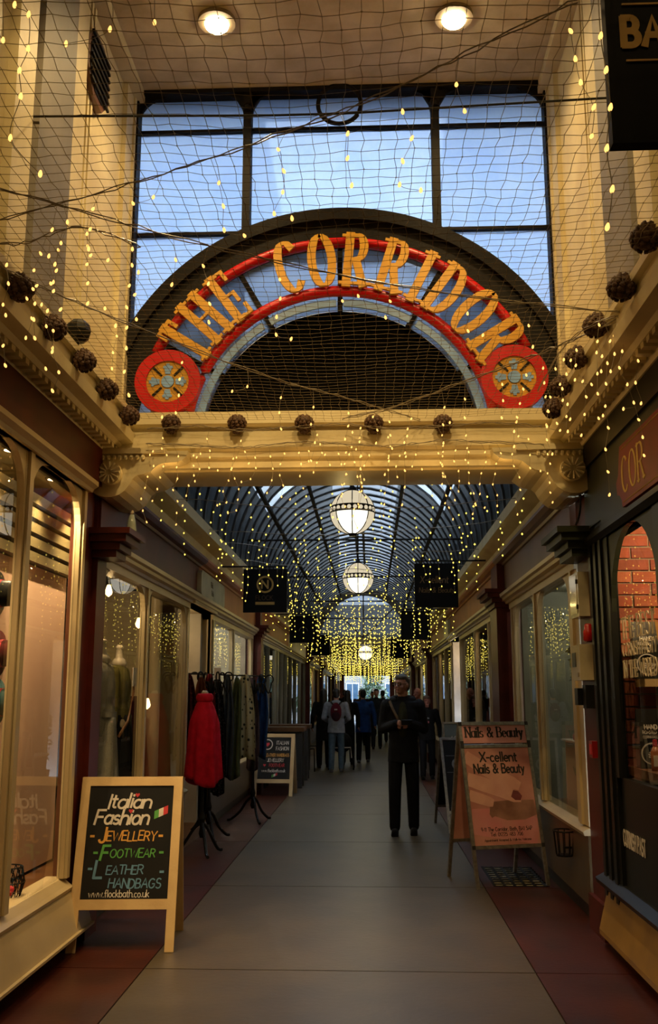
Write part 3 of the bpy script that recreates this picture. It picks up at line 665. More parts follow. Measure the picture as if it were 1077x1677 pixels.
for (a, c) in ((5.98, 6.04), (4.86, 5.00), (3.74, 3.88), (2.0, 2.76)): sbox(B(), 1, -.035, .02, a, c, 1.04, 2.50).build('mullion', BLACK, w_)
b = B(); x_ = sx(1, .004)
letters(b, 'CORNISH PAST', (x_, 6.02, .655), (0, -1, 0), (0, 0, 1), (-1, 0, 0), .085, .17, .12, xs=.62); b.build('lettering', P_WHITE, w_)
b = B(); x_ = sx(1, -.022)
letters(b, 'THE BEST', (x_, 5.90, 1.855), (0, -1, 0), (0, .0, 1), (-1, 0, 0), .125, .15, .16, 'serif', xs=1.0)
letters(b, 'CORNISH PASTY', (x_, 5.90, 1.755), (0, -1, 0), (0, 0, 1), (-1, 0, 0), .075, .14, .14, 'serif', xs=1.05)
letters(b, 'IN THE WORLD', (x_, 5.90, 1.630), (0, -1, 0), (0, 0, 1), (-1, 0, 0), .095, .15, .13, 'serif', xs=.88); b.build('window_decal', mat('decal_cream', (.80, .68, .46), .6, noise=10.), w_)
f_ = sroot('trim_20'); sbox(B(), 1, -.10, .03, -3.1, 6.48, 2.62, 3.02).build('fascia_board', BLACKG, f_); sbox(B(), 1, -.1, .05, -3.1, 6.50, 3.02, 3.19).build('blind_box', BLACK, f_)
sprof(B(), 1, [(-.1, 2.50), (.03, 2.50), (.055, 2.53), (.055, 2.56), (.03, 2.575), (-.1, 2.575)], 2.0, 6.5).build('head_moulding', BLACK, f_)
b = B(); sbox(b, 1, -.12, 0, -3.1, 2.0, 0, 3.0); struct(b.build('wall_right_near', BLACK))
room(1, 2.1, 6.20, 1.6, I_BROWN, z0=.9, zc=2.60)
bw = sroot('wall_brick'); B().box(1.535, 3.05, 6.07, 6.15, .9, 2.6).build('mortar_bed', MORTAR, bw)
bm = []
for m_ in BRICKM:
    me = B().box(0, .215, -.012, .05, 0, .065).mesh('brick'); me.materials.append(m_); bm.append(me)
rr = random.Random(3)
for j in range(22):
    for i in range(5):
        x0 = 1.537 + i * .227 - (.1135 if j % 2 else 0)
        half = x0 < 1.52
        if half: x0 = 1.537
        q_ = link('brick', rr.choice(bm), bw, (x0, 6.066 + rr.uniform(-.004, .004), .93 + j * .076)); q_.scale.x = .47 if half else 1.0
downlight(1.80, 5.35, 2.60, 34, WARM, 'lit downlight above the brick wall in the pasty shop')
# ---- right, second shop
fascia(1, 6.88, 10.5, mat('brown_fascia_paint', (0.20, 0.10, 0.055), .35, noise=2.), 21); fascia(1, 10.5, 17.3, TAN, 22); fascia(1, 17.3, 23.2, TAN, 23); fascia(1, 23.2, 60, TAN, 24)
shopfront(1, 6.92, 10.20, [(7.26, 8.62), (8.76, 9.98)], z0=.64, rad=.24)
room(1, 7.05, 10.20, 1.6, I_SAGE, z0=.5, back=mat('interior_pale_green', (.46, .50, .40), .8, noise=2.))
pilaster(1, 25, 10.30, 10.85, RED)
shopfront(1, 10.85, 16.0, [(10.95, 12.05), (12.15, 13.7), (13.8, 15.9)], rad=.14)
room(1, 10.95, 16.0, 1.4, I_BROWN, z0=.5, back=I_SAGE)
d2 = sroot('door_2'); B().box(2.3, 2.36, 16.0, 17.6, 0, 2.5).build('door_leaf', CREAMW, d2); B().box(1.5, 2.3, 16.0, 16.04, 0, 2.5).build('reveal', CREAMW, d2); B().box(1.5, 2.3, 17.56, 17.6, 0, 2.5).build('reveal', WHITE, d2); B().box(1.42, 2.36, 16.0, 17.6, 2.48, 2.52).build('lintel', CREAMW, d2)
shopfront(1, 17.6, 23.1, [(17.8, 19.3), (19.4, 20.9), (21.0, 22.9)], rad=.12)
room(1, 17.7, 23.1, 1.4, OLIVE, z0=.4, back=OLIVE)
pilaster(1, 26, 23.15, 23.5, RED)
shopfront(1, 23.5, 32, [(23.9, 26), (26.3, 28.6), (29, 31.6)]); shopfront(1, 32, 46, [(32.4, 36), (36.5, 40), (41, 45.5)]); shopfront(1, 46, 60, [(46.5, 51), (51.5, 55), (55.5, 59.5)])
room(1, 23.6, 32, 1.2, I_SAGE); room(1, 32.1, 46, 1.2, I_PINK); room(1, 46.1, 60, 1.2, I_WHITE)
downlight(2.2, 8.0, 2.60, 9, COOLW, 'lit downlight in the pale green second right shop'); downlight(2.1, 9.4, 2.60, 7, COOLW, 'lit downlight in the second right shop, beside the dark red pilaster')
downlight(2.0, 13.0, 2.60, 10, WARM, 'lit downlight above the green display in the third right shop'); downlight(1.95, 16.8, 2.47, 16, WARM, 'bright lit downlight in the right shop doorway', rad=.07, es=20); downlight(2.0, 20.4, 2.60, 9, WARM, 'lit downlight in the olive right shop beyond the doorway')
for i, (sd, yy, pw, c) in enumerate(((-1, 18.5, 7, COOLW), (-1, 25, 8, COOLW), (-1, 32, 26, WARM), (-1, 42, 26, COOLW), (-1, 54, 24, WARM), (1, 28, 18, COOLW), (1, 39, 24, WARM), (1, 53, 24, COOLW))):
    downlight(sx(sd, -.55), yy, 2.60, pw, c, 'lit downlight in the %s side shop, %s beyond the %s' % ('left' if sd < 0 else 'right', ORD[i % 5], 'white window' if sd < 0 else 'olive shop'))
for i, (sd, yy) in enumerate(((-1, 28.1), (-1, 36), (-1, 48), (1, 32), (1, 46))):
    pilaster(sd, 27 + i, yy, yy + .35, RED)

# ---- the far end: street beyond the arcade
end = sroot('wall_far_end')
B().box(-3.5, -1.6, 60, 60.4, 0, 4).build('wall_pier', RED, end); B().box(1.2, 3.1, 60, 60.4, 0, 4).build('wall_pier', RED, end); B().box(-1.6, 1.2, 60, 60.4, 2.75, 4).build('wall_lintel', RECESS, end)
struct(B().box(-15, 15, 60, 82, -.06, 0).build('floor_street', FLOORC))
STONE = mat('pale_stone', (.11, .105, .095), .8, noise=1.)
fac = thing('street_facade', 'pale stone building across the street at the far end', 'building', (0, 80, 0))
B().box(-12, 12, 0, .5, 0, 9).build('wall', STONE, fac)
PANE = mat('blue_window_pane', (.025, .05, .075), .15, noise=2.)
for x in (-5.2, -3.6, -2.0, -.4, 1.2, 2.8, 4.4):
    for z in (.6, 3.4):
        wf = B().box(x, x + 1.1, -.06, 0, z, z + 2.0).build('window', RECESS, fac); B().box(x + .1, x + 1.0, -.09, -.06, z + .1, z + 1.9).build('pane', PANE, wf); B().box(x + .52, x + .58, -.11, -.05, z + .1, z + 1.9).build('glazing_bar', RECESS, wf)

# ================================================================== LIGHTS OF THE FRONT BAY
for i, (x, y) in enumerate(((-1.03, 5.88), (.615, 5.90), (-1.03, 3.4), (.615, 3.4), (-1.03, .9), (.615, .9))):
    lb = ['round bright ceiling light at the upper left, near the fan window', 'round bright ceiling light at the upper right, near the fan window'][i] if i < 2 else \
         ['ceiling light, second row from the fan window, on the left', 'ceiling light, second row from the fan window, on the right', 'ceiling light overhead on the left', 'ceiling light overhead on the right'][i - 2]
    t = thing('ceiling_light', lb, 'ceiling light', (x, y, 6.15), 0, 'ceiling lights of the front bay')
    B().ring(.085, .13, 0, 2 * pi, lambda u, v, w_: (u, v, w_), -.03, 0, 28).build('rim', mat('lamp_rim', (.3, .22, .12), .5, noise=8.), t)
    B().ball((0, 0, -.035), (.085, .085, .05), 20, 10).build('globe', emit('ceiling_globe', (1., .78, .45), 30., False), t, True)
    if i in (2, 3): lamp('ceiling_lamp', 'SPOT', (0, 0, -.10), 330, (1.0, .68, .28), t, .05, radians(62), (radians(42), 0, 0), .7)     # unseen spots, aim and power made up to brighten the nail poster
    else: lamp('ceiling_lamp', 'SPOT', (0, 0, -.10), 145 if i < 2 else 70, (1.0, .68, .29), t, .05, radians(150), blend=1.0)

# ================================================================== ARCH SIGN
asg = thing('arch_sign', 'large red, gold and pale blue arched arcade sign below the fan window', 'sign', (XC, 6.62, 3.53))
OF = (XC, 6.62, 3.53); NY = (0, -1, 0)
def ay(u, v, t): return (XC + u, t, ZC + v)
def arcpts(R, a0, a1, n=56): return [(XC + R * cos(radians(a0 + (a1 - a0) * i / n)), 6.60, ZC + R * sin(radians(a0 + (a1 - a0) * i / n))) for i in range(n + 1)]
B(OF).tube(arcpts(1.49, 26, 154), .038, 10).build('outer_rail', SIGNRED, asg, True)
B(OF).tube(arcpts(1.108, 10.5, 169.5), .040, 10).build('inner_rail', SIGNRED, asg, True)
for a0, a1 in ((10, 57), (60, 88.5), (91.5, 120), (123, 170)):
    B(OF).ring(1.0, 1.055, radians(a0), radians(a1), ay, 6.625, 6.640, 20).build('blue_fillet', PALEBLUE, asg)
word = [('T', 147.5), ('H', 137.6), ('E', 127.0), ('C', 106.3), ('O', 95.6), ('R', 84.6), ('R', 72.6), ('I', 63.2), ('D', 54.0), ('O', 43.0), ('R', 31.6)]
for ch, a in word:
    t = radians(a); xd = Vector((sin(t), 0, -cos(t))); zd = Vector((cos(t), 0, sin(t)))
    h = .385; xs = .52; gw = GL[ch][0] * xs * h
    c = Vector((XC, 6.55, ZC)) + zd * 1.135 - xd * (gw / 2)
    b = B(OF); letters(b, ch, c, xd, zd, (0, -1, 0), h, .150, 0, 'serif', xs=xs, thick=.022); o = b.build('letter', GOLD, asg)
for sg in (-1, 1):
    c = (XC + sg * 1.238, 3.742)
    fr_ = lambda u, v, t: (c[0] + u, t, c[1] + v)
    d_ = B(OF).ring(.155, .238, 0, 2 * pi, fr_, 6.53, 6.60, 40).build('rosette_ring', SIGNRED, asg)
    g_ = B(OF).ring(.047, .162, 0, 2 * pi, fr_, 6.545, 6.59, 40).build('rosette_plate', GOLD, asg)
    B(OF).ring(0, .045, 0, 2 * pi, fr_, 6.535, 6.58, 20).build('rosette_hub', PALEBLUE, asg)
    for k in range(8):
        a = k * pi / 4
        if k % 2 == 0: pts = [(.058, -.018), (.10, -.026), (.10, -.036), (.118, -.032), (.118, -.012), (.135, -.012), (.135, .012), (.118, .012), (.118, .032), (.10, .036), (.10, .026), (.058, .018)]
        else: pts = [(.062, -.007), (.150, -.009), (.150, .009), (.062, .007)]
        B(OF).prism([(u * cos(a) - v * sin(a), u * sin(a) + v * cos(a)) for u, v in pts], fr_, 6.538, 6.552).build('rosette_petal', PALEBLUE if (k % 2 == 0) else IRON, asg)
    B(OF).box(c[0] - .13, c[0] + .13, 6.60, 6.66, 3.53, 3.60).build('blue_foot', PALEBLUE, asg)

# ================================================================== GLOBE LAMPS
OPAL = emit('opal_glass_lit', (1.0, .85, .58), .72); OPALB = emit('opal_glass_bright', (1.0, .93, .76), 1.5)
for i, (yy, zz, rr_) in enumerate(((9.55, 3.35, .225), (14.1, 3.23, .225), (36.0, 3.10, .26))):
    gx = -.165
    g = thing('globe_lamp', ['large leaded glass globe lamp, nearest under the glass roof', 'leaded glass globe lamp, second down the arcade', 'bright white globe lamp far down the arcade'][i], 'pendant lamp', (gx, yy, zz), 0, 'arcade globe lamps')
    for k in range(8):
        a0 = 2 * pi * k / 8 + pi / 8
        for (p0, p1, m_) in ((-80, -2, OPALB if k in (5, 6) else OPAL), (6, 82, OPAL)):  # camera-side lower panels glow more, a painted hot spot of the bulb
            if i == 2: m_ = OPALB
            b = B(); b.grid(lambda u, v: (rr_ * cos(radians(p0 + (p1 - p0) * v)) * cos(a0 + u * pi / 4 - pi / 8), rr_ * cos(radians(p0 + (p1 - p0) * v)) * sin(a0 + u * pi / 4 - pi / 8), rr_ * sin(radians(p0 + (p1 - p0) * v))), 5, 8)
            b.build('opal_panel', m_, g, True)
        b = B(); b.tube([(rr_ * 1.012 * cos(radians(t)) * cos(a0 + pi / 8), rr_ * 1.012 * cos(radians(t)) * sin(a0 + pi / 8), rr_ * 1.012 * sin(radians(t))) for t in range(-82, 83, 12)], .0055, 5); b.build('rib', IRON, g)
    b = B()
    for zt in (-.012, .05): b.tube([(sqrt(rr_ ** 2 - zt ** 2) * 1.015 * cos(2 * pi * k / 32), sqrt(rr_ ** 2 - zt ** 2) * 1.015 * sin(2 * pi * k / 32), zt) for k in range(33)], .006, 5)
    b.ring(rr_ * .985, rr_ * .999, 0, 2 * pi, lambda u, v, t: (u, v, t), -.01, .05, 32)
    b.build('belt', IRON, g)
    for k in range(24):
        a = 2 * pi * (k + .5) / 24; M = Vector((cos(a), sin(a), 0)).to_track_quat('Z', 'Y').to_matrix()
        B().lathe([(.0215, 0), (.0215, .004), (.001, .005)], (rr_ * 1.0 * cos(a), rr_ * 1.0 * sin(a), .019), 10, M).build('belt_disc', OPAL, g)
    B().lathe([(.03, -rr_ - .02), (.045, -rr_), (.05, -rr_ + .012)], (0, 0, 0), 14).build('bottom_finial', IRON, g)
    b = B(); b.lathe([(.05, rr_ - .012), (.045, rr_ + .01), (.02, rr_ + .05)], (0, 0, 0), 14); b.tube([(0, 0, rr_), (0, 0, (4.88 if i < 2 else 3.36) - zz)], .012, 6); b.build('hanger', IRON, g)

# ================================================================== NET
rr = random.Random(5)
NZ = 3.425; b = B()
nx0, nx1, ny0, ny1, cell = -1.635, 1.235, 1.9, 6.40, .058
def nz(x, y): return NZ - .035 * sin(pi * (x - nx0) / (nx1 - nx0)) + .004 * sin(x * 9 + y * 7)
nxn = int((nx1 - nx0) / cell); nyn = int((ny1 - ny0) / cell)
jx = [[rr.uniform(-.007, .007) for _ in range(nyn + 1)] for _ in range(nxn + 1)]; jy = [[rr.uniform(-.007, .007) for _ in range(nyn + 1)] for _ in range(nxn + 1)]
def npt(i, j):
    x = nx0 + i * cell + jx[i][j]; y = ny0 + j * cell + jy[i][j] + .012 * sin(i * .35); return (x, y, nz(x, y))
for i in range(nxn + 1): b.tube([npt(i, j) for j in range(nyn + 1)], .0012, 3, cap=False)
for j in range(nyn + 1): b.tube([npt(i, j) for i in range(nxn + 1)], .0012, 3, cap=False)
for i in range(0, nxn + 1):
    for j in range(0, nyn + 1):
        if rr.random() < .35: b.ball(npt(i, j), rr.uniform(.002, .0036), 4, 3)
net = tag(b.build('bird_net', CORD), 'brown knotted bird net stretched across the front bay below the fan window', 'net')
bn = tag(B().tube([atY(-20, 191, 4.6), atY(440, 189, 4.6), atY(560, 186, 4.6), atY(1000, 160, 4.6)], .006, 6).build('black_cable', BLACK), 'straight black cable spanning the bay in front of the fan window', 'cable')

# ================================================================== PINE CONES ON THE CORNICES
def pine_cone(p, r, label, group, lean):
    t = thing('pine_cone', label, 'pine cone', p, 0, group)
    B().lathe([(.2 * r, -.95 * r), (.75 * r, -.6 * r), (.85 * r, 0), (.6 * r, .6 * r), (.22 * r, 1.0 * r), (.05 * r, 1.15 * r)], (0, 0, 0), 12).build('core', CONE, t)
    b = B(); q = random.Random(int(p[1] * 100))
    for j in range(7):
        zz = -.85 + j * .28; rad_ = [.55, .86, .98, .95, .82, .62, .38][j]; n_ = [7, 9, 11, 11, 9, 7, 5][j]
        for k in range(n_):
            a = 2 * pi * (k + .5 * (j % 2)) / n_ + q.uniform(-.1, .1); c_ = Vector((cos(a) * rad_ * r, sin(a) * rad_ * r, zz * r))
            M = Vector((cos(a), sin(a), -.35)).to_track_quat('Z', 'Y').to_matrix()
            b.lathe([(.21 * r, -.08 * r), (.25 * r, .02 * r), (.10 * r, .12 * r)], c_, 6, M)
    o = b.build('scales', CONE, t); o['kind'] = 'stuff'
    t.rotation_euler = lean
    return t
for i, (px, py) in enumerate(((33, 470), (88, 536), (138, 590), (176, 637), (212, 680))):
    p = atX(px, py, -1.60); pine_cone(p, .062, 'brown pine cone on the left cornice, %s from the beam corner' % ORD[4 - i], 'pine cones along the cornices', (0, -.25, 0))
for i, px in enumerate((280, 388, 498, 612, 725)):
    p = atY(px, 695, 6.385); pine_cone(p, .062, 'brown pine cone on the cream beam, %s from its left end' % ORD[i], 'pine cones along the beam', (pi, 0, 0))
for i, (px, py) in enumerate(((1057, 388), (1017, 470), (975, 532), (943, 585), (917, 632), (905, 668))):
    p = atX(px, py, 1.20); pine_cone(p, .062, 'brown pine cone on the right cornice, %s from the beam corner' % ORD[5 - i], 'pine cones along the cornices', (0, .25, 0))
p = atX(128, 543, -1.66)
cam_ = thing('dome_camera', 'black faceted dome on the left cornice among the pine cones', 'camera', p)  # black ball ornament standing on the cornice
B().ball((0, 0, 0), .075, 9, 6).build('dome', BLACK, cam_); B().tube([(0, 0, -.06), (-.02, 0, -.16)], .012, 6).build('bracket', BLACK, cam_)
# octagonal vent grille on the upper left wall
v = atX(155, 118, -1.80); vt = thing('wall_vent', 'dark octagonal vent grille with wooden rim high on the left wall', 'vent', v)
oc = [(.26 * cos(pi / 8 + k * pi / 4), .26 * sin(pi / 8 + k * pi / 4)) for k in range(8)]
B().prism(oc, lambda u, w_, t: (t, u, w_), -.02, .03).build('rim', WOODB, vt)
oc2 = [(u * .82, w_ * .82) for u, w_ in oc]; B().prism(oc2, lambda u, w_, t: (t, u, w_), .03, .036).build('mesh_panel', BLACK, vt)
for k in range(-3, 4): B().box(.034, .05, -.20, .20, k * .055 - .008, k * .055 + .008).build('louvre', IRON, vt)

# ================================================================== FAIRY LIGHTS
bulb_me = B().lathe([(.0015, -.009), (.0048, -.006), (.0060, 0), (.0042, .006), (.0022, .010)], (0, 0, 0), 7).mesh('bulb'); bulb_me.materials.append(BULB)
def catmull(pts, n=6):
    out = []; P = [Vector(p) for p in pts]; P = [P[0]] + P + [P[-1]]
    for i in range(1, len(P) - 2):
        for k in range(n):
            t = k / n; a, b_, c, d = P[i - 1], P[i], P[i + 1], P[i + 2]
            out.append(.5 * ((2 * b_) + (c - a) * t + (2 * a - 5 * b_ + 4 * c - d) * t * t + (3 * b_ - 3 * c + d - a) * t ** 3))
    return out + [P[-2]]
def strand(parent, top, length, rnd, n_b, sway=.03, size=1.0, hook=True, wire_r=.0011, scale_far=1.0):
    """one drop: a wavy wire part with its bulbs as sub-parts"""
    o0 = Vector(parent.location); top = Vector(top); pts = [top]; bulbs = []; x = y = 0.0
    for k in range(1, n_b + 1):
        x += rnd.uniform(-sway, sway); y += rnd.uniform(-sway, sway) * .6
        pts.append(top + Vector((x, y, -length * k / n_b)))
        bulbs.append(pts[-1])
    if hook and rnd.random() < .45:
        sgn = rnd.choice((-1, 1)); pts[-1] = pts[-2] + Vector((sgn * length / n_b * .8, 0, -length / n_b * .25)); bulbs[-1] = pts[-1]
    w_ = B(o0).tube(catmull(pts, 4), wire_r, 3, cap=False).build('drop_wire', WIRE, parent)
    for p_ in bulbs:
        q = link('bulb', bulb_me, w_, p_ - o0, (rnd.uniform(-.5, .5), rnd.uniform(-.5, .5), 0)); q.scale = (size,) * 3
def light_string(name_label, path, drops, rnd, n=(2, 5), L=.10, size=1.0, sway=.03, wires=2, sag=0.02):
    path = [Vector(p) for p in path]
    t = thing('light_string', name_label, 'fairy lights', path[0], 0, 'fairy light strings of the front bay')
    dense = catmull(path, 8); b = B(path[0])
    for k in range(wires):
        b.tube([p_ + Vector((0, 0, rnd.uniform(-.006, .006) + .006 * sin(i * .9 + k * 3))) for i, p_ in enumerate(dense)], .0028, 4, cap=False)
    b.build('carrier_wire', WIRE, t)
    for k in range(drops):
        u = (k + rnd.uniform(.1, .9)) / drops * (len(dense) - 1.01); i = int(u); p_ = dense[i].lerp(dense[i + 1], u - i)
        nb = rnd.randint(*n); strand(t, p_, nb * L * rnd.uniform(.85, 1.15), rnd, nb, sway, size)
    return t
rl = random.Random(21)
zp = lambda pts, z=3.41: [atZ(x, y, z) for x, y in pts]
light_string('fairy light string rising from left edge to upper right corner', zp([(-40, 372), (90, 335), (250, 290), (400, 240), (590, 170), (760, 90), (945, 0)]), 10, rl, (2, 5), .085)
light_string('fairy light string running from left edge across the letters to the right cornice', zp([(-30, 300), (150, 350), (310, 395), (540, 447), (768, 485), (1028, 513)]), 12, rl, (2, 5), .095)
light_string('fairy light string sloping from left cornice down over the dark arch to the beam', zp([(-20, 425), (60, 465), (210, 530), (441, 618), (540, 645), (640, 673), (740, 700), (885, 718)], 3.40), 14, rl, (2, 5), .10)
light_string('pale fairy light string from right cornice hook down to the beam', zp([(1022, 518), (940, 556), (860, 588), (760, 625), (640, 668), (560, 685)], 3.40), 13, rl, (3, 6), .10, wires=3)
light_string('fairy light string along the left cornice over the near shop', zp([(-20, 395), (40, 398), (130, 372), (230, 405)], 3.41), 6, rl, (4, 8), .085)
light_string('fairy light string on the right above the red shop sign', zp([(880, 640), (930, 560), (1000, 520), (1030, 530)], 3.40), 6, rl, (5, 8), .10)
for lb, pts, yy in (('fairy light strand hanging close at the upper left corner', [(20, -40), (24, 8), (47, 24), (46, 80), (32, 116), (34, 158), (17, 226), (66, 285)], 2.3),
                ('fairy light strand hanging in front of the black sign', [(978, -30), (983, 59), (992, 115), (999, 176), (993, 243), (1002, 310), (994, 372)], 2.1),
                ('short fairy light strand hanging close below the left ceiling light', [(180, -30), (180, 48), (108, 72)], 2.5)):
    P = [atY(x, y, yy) for x, y in pts]
    t = thing('light_string', lb, 'fairy lights', P[0], 0, 'fairy light strings of the front bay')
    w_ = B(P[0]).tube(catmull(P, 5), .0012, 4).build('drop_wire', WIRE, t)
    for p_ in P[1:]: link('bulb', bulb_me, w_, p_ - P[0], (.3, .2, 0))
for px, py, yy in ((5, 66, 2.4), (253, 37, 2.5)):
    P = [atY(px, -60, yy), atY(px, py, yy)]
    t = thing('light_string', 'single fairy light on a short wire at the %s' % ('left edge' if px < 10 else 'top, left of the ceiling light'), 'fairy lights', P[0], 0, 'fairy light strings of the front bay')
    w_ = B(P[0]).tube(P, .0012, 4).build('drop_wire', WIRE, t); link('bulb', bulb_me, w_, P[1] - P[0])
# rows along the beam
for i, (yy, z0_, n_, nb, L_) in enumerate(((6.33, 3.33, 9, (2, 4), .075), (6.30, 3.20, 30, (3, 7), .075))):
    path = [(-1.52 + 2.7 * k / 8, yy, z0_ + .02 * sin(k * 2.1 + i)) for k in range(9)]
    t = light_string(['fairy light string along the front of the cream beam, upper row', 'fairy light string hung below the cream beam, lower row'][i], path, n_, rl, nb, L_, .85, .035)
    if i: [lamp('string_glow', 'POINT', Vector((x_, 6.36, 2.98)) - t.location, .9, (1., .56, .16), t, .004) for x_ in (-1.35, -.9, -.45, 0., .45, .9)]
# curtains down the arcade: wires zigzag between the eaves, bulbs too small to pick apart
def curtain(i, y, n_str, label, zt=3.32, lmin=.25, lmax=.75, rb=.0065, dens=.075, x0=-1.765, x1=1.365, m_=BULBY):
    rnd = random.Random(100 + i)
    t = thing('light_curtain', label, 'fairy lights', (XC, y, zt), 0, 'fairy light curtains down the arcade')
    O = (XC, y, zt); bw_ = B(O); bb = B(O); cw = []
    tilt = rnd.uniform(-.35, .35)
    for k in range(17):
        u = k / 16; cw.append((x0 + (x1 - x0) * u, y + tilt * (u - .5) * 2, zt - .10 * sin(pi * u) + rnd.uniform(-.012, .012)))
    bw_.tube(cw, .0035, 4, cap=False)
    for k in range(n_str):
        u = (k + rnd.random()) / n_str; j = min(15, int(u * 16)); a, c = Vector(cw[j]), Vector(cw[j + 1]); p_ = a.lerp(c, u * 16 - j)
        L = rnd.uniform(lmin, lmax); nb = max(2, int(L / dens)); pts = [p_]; x = 0
        for q in range(1, nb + 1):
            x += rnd.uniform(-.02, .02); v_ = p_ + Vector((x, rnd.uniform(-.05, .05), -L * q / nb)); pts.append(v_)
            bb.add([v_ + Vector(d) * rb for d in ((1, 0, 0), (-1, 0, 0), (0, 1, 0), (0, -1, 0), (0, 0, 1.3), (0, 0, -1.3))],
                   [(0, 2, 4), (2, 1, 4), (1, 3, 4), (3, 0, 4), (2, 0, 5), (1, 2, 5), (3, 1, 5), (0, 3, 5)])
        bw_.tube(pts, .0012, 3, cap=False)
    bw_.build('wires', WIRE, t)
    if y < 31: lamp('curtain_glow', 'POINT', (0, 0, -.45), 1.6, (1., .72, .25), t, .004)
    o = bb.build('bulbs', m_, t); o['kind'] = 'stuff'
ys = [7.5, 8.7, 10.1, 11.5, 13.0, 14.6, 16.2, 17.8, 19.5, 21.3, 23.2, 25.2, 27.3, 29.5, 33, 36.8, 41, 45.5, 50, 55]
for i, y in enumerate(ys):
    n_ = 13 if y < 9 else 15 if y < 13 else 22 if y < 20 else 30
    curtain(i, y, n_, 'curtain of fairy lights across the arcade, %s row beyond the cream beam' % ORD[i], rb=.0062 + .00022 * y, lmin=.2 if y < 14 else .35, lmax=.7 if y < 14 else .95 if y < 31 else 1.15, dens=.09 if y < 20 else .10, zt=3.32)

# ================================================================== SIGNS
SIGNBLK = mat('sign_black', (.0045, .0045, .005), .6, noise=5., spec=.08)
def hang_sign(y, x0, x1, z0, z1, label, arm_side):
    t = thing('hanging_sign', label, 'hanging sign', ((x0 + x1) / 2, y, z0), 0, 'projecting shop signs')
    O = ((x0 + x1) / 2, y, z0)
    B(O).box(x0, x1, y - .018, y + .018, z0, z1).build('board', SIGNBLK, t)
    xe = sx(arm_side, .04); b = B(O); b.tube([(xe, y, z1 + .035), (x1 if arm_side < 0 else x0, y, z1 + .035)], .012, 6)
    for xx in (x0 + .06, x1 - .06): b.tube([(xx, y, z1 + .035), (xx, y, z1)], .006, 5)
    b.build('bracket', IRON, t)
    return t, O
t, O = hang_sign(12., -1.585, -1.035, 2.55, 3.095, 'square black hanging sign with round gold emblem on the left', -1)
cy = 11.978
b = B(O); b.ring(.085, .108, 0, 2 * pi, lambda u, v, w_: (-1.31 + u, w_, 2.90 + v), cy, cy - .004, 36)
letters(b, 'N', (-1.352, cy, 2.852), (1, 0, 0), (0, 0, 1), (0, -1, 0), .10, .2, .1, xs=1.2); b.build('emblem', DULLGOLD, t)
b = B(O); letters(b, 'FLOCK', (-1.425, cy, 2.705), (1, 0, 0), (0, 0, 1), (0, -1, 0), .055, .09, .22); b.build('lettering', mat('bronze_print', (.10, .055, .02), .5, noise=9.), t)
B(O).box(-1.43, -1.19, cy - .003, cy, 2.645, 2.68).build('gold_strip', DULLGOLD, t)
t, O = hang_sign(12., .566, 1.105, 2.605, 3.155, 'square black hanging sign with dull gold lettering on the right', 1)
b = B(O); letters(b, 'X-cellent', (.635, cy, 2.91), (1, 0, 0), (0, 0, 1), (0, -1, 0), .085, .10, .14, xs=.95, slant=.1); letters(b, 'Nails & Beauty', (.62, cy, 2.79), (1, 0, 0), (0, 0, 1), (0, -1, 0), .062, .10, .13, xs=.95, slant=.1)
b.build('lettering', mat('dim_bronze_print', (.16, .085, .02), .5, noise=9.), t)
for (yy, sd, lb) in ((18.0, 1, 'plain black hanging sign on the right, second from the beam'), (19.0, -1, 'plain black hanging sign on the left, second from the beam'), (25.0, -1, 'plain black hanging sign on the left, third from the beam'), (27.0, 1, 'plain black hanging sign on the right, third from the beam')):
    x0, x1 = (.58, 1.12) if sd > 0 else (-1.58, -1.04)
    t, O = hang_sign(yy, x0, x1, 2.55, 3.08, lb, sd)
    b = B(O); b.ring(.07, .09, 0, pi, lambda u, v, w_: ((x0 + x1) / 2 + u, w_, 2.78 + v), yy - .022, yy - .018, 16); b.build('emblem', mat('grey_print', (.035, .03, .022), .6, noise=9.), t)
# near black sign, cut by the frame
t, O = hang_sign(2.2, .610, 1.175, 2.862, 3.40, 'large black hanging sign with gold letters at the upper right edge', 1)
b = B(O); letters(b, 'BA', (.652, 2.181, 3.130), (1, 0, 0), (0, 0, 1), (0, -1, 0), .078, .24, .20, xs=.80); b.box(.652, 1.14, 2.179, 2.182, 3.245, 3.250); b.box(.655, 1.14, 2.179, 2.182, 3.085, 3.090); b.build('lettering', DULLGOLD, t)
# red shop sign on the black front
xs_ = sx(1, .045); t = thing('fascia_sign', 'glossy maroon sign board with gold serif letters on the right shop', 'sign', (xs_, 4.9, 2.575))
O = (xs_, 4.9, 2.575)
MAROON = mat('maroon_gloss', (.26, .014, .010), .45, noise=5., spec=.2)
pts = [(4.0, 2.575), (5.42, 2.575), (5.43, 2.62), (5.47, 2.655), (5.52, 2.665), (5.53, 2.74), (5.48, 2.77), (5.42, 2.93), (4.0, 2.93)]
B(O).prism(pts, lambda u, v, w_: (w_, u, v), xs_ - .012, xs_ + .014).build('board', MAROON, t)
b = B(O); b.tube([(xs_ - .013, u, v) for u, v in [(4.0, 2.600), (5.39, 2.600)]], .003, 4); b.tube([(xs_ - .013, u, v) for u, v in [(4.0, 2.905), (5.39, 2.905)]], .003, 4); b.build('gold_line', P_GOLD, t)
b = B(O); letters(b, 'COR', (xs_ - .012, 5.39, 2.65), (0, -1, 0), (0, 0, 1), (-1, 0, 0), .20, .13, .22, 'serif', xs=.85); b.build('lettering', P_GOLD, t)
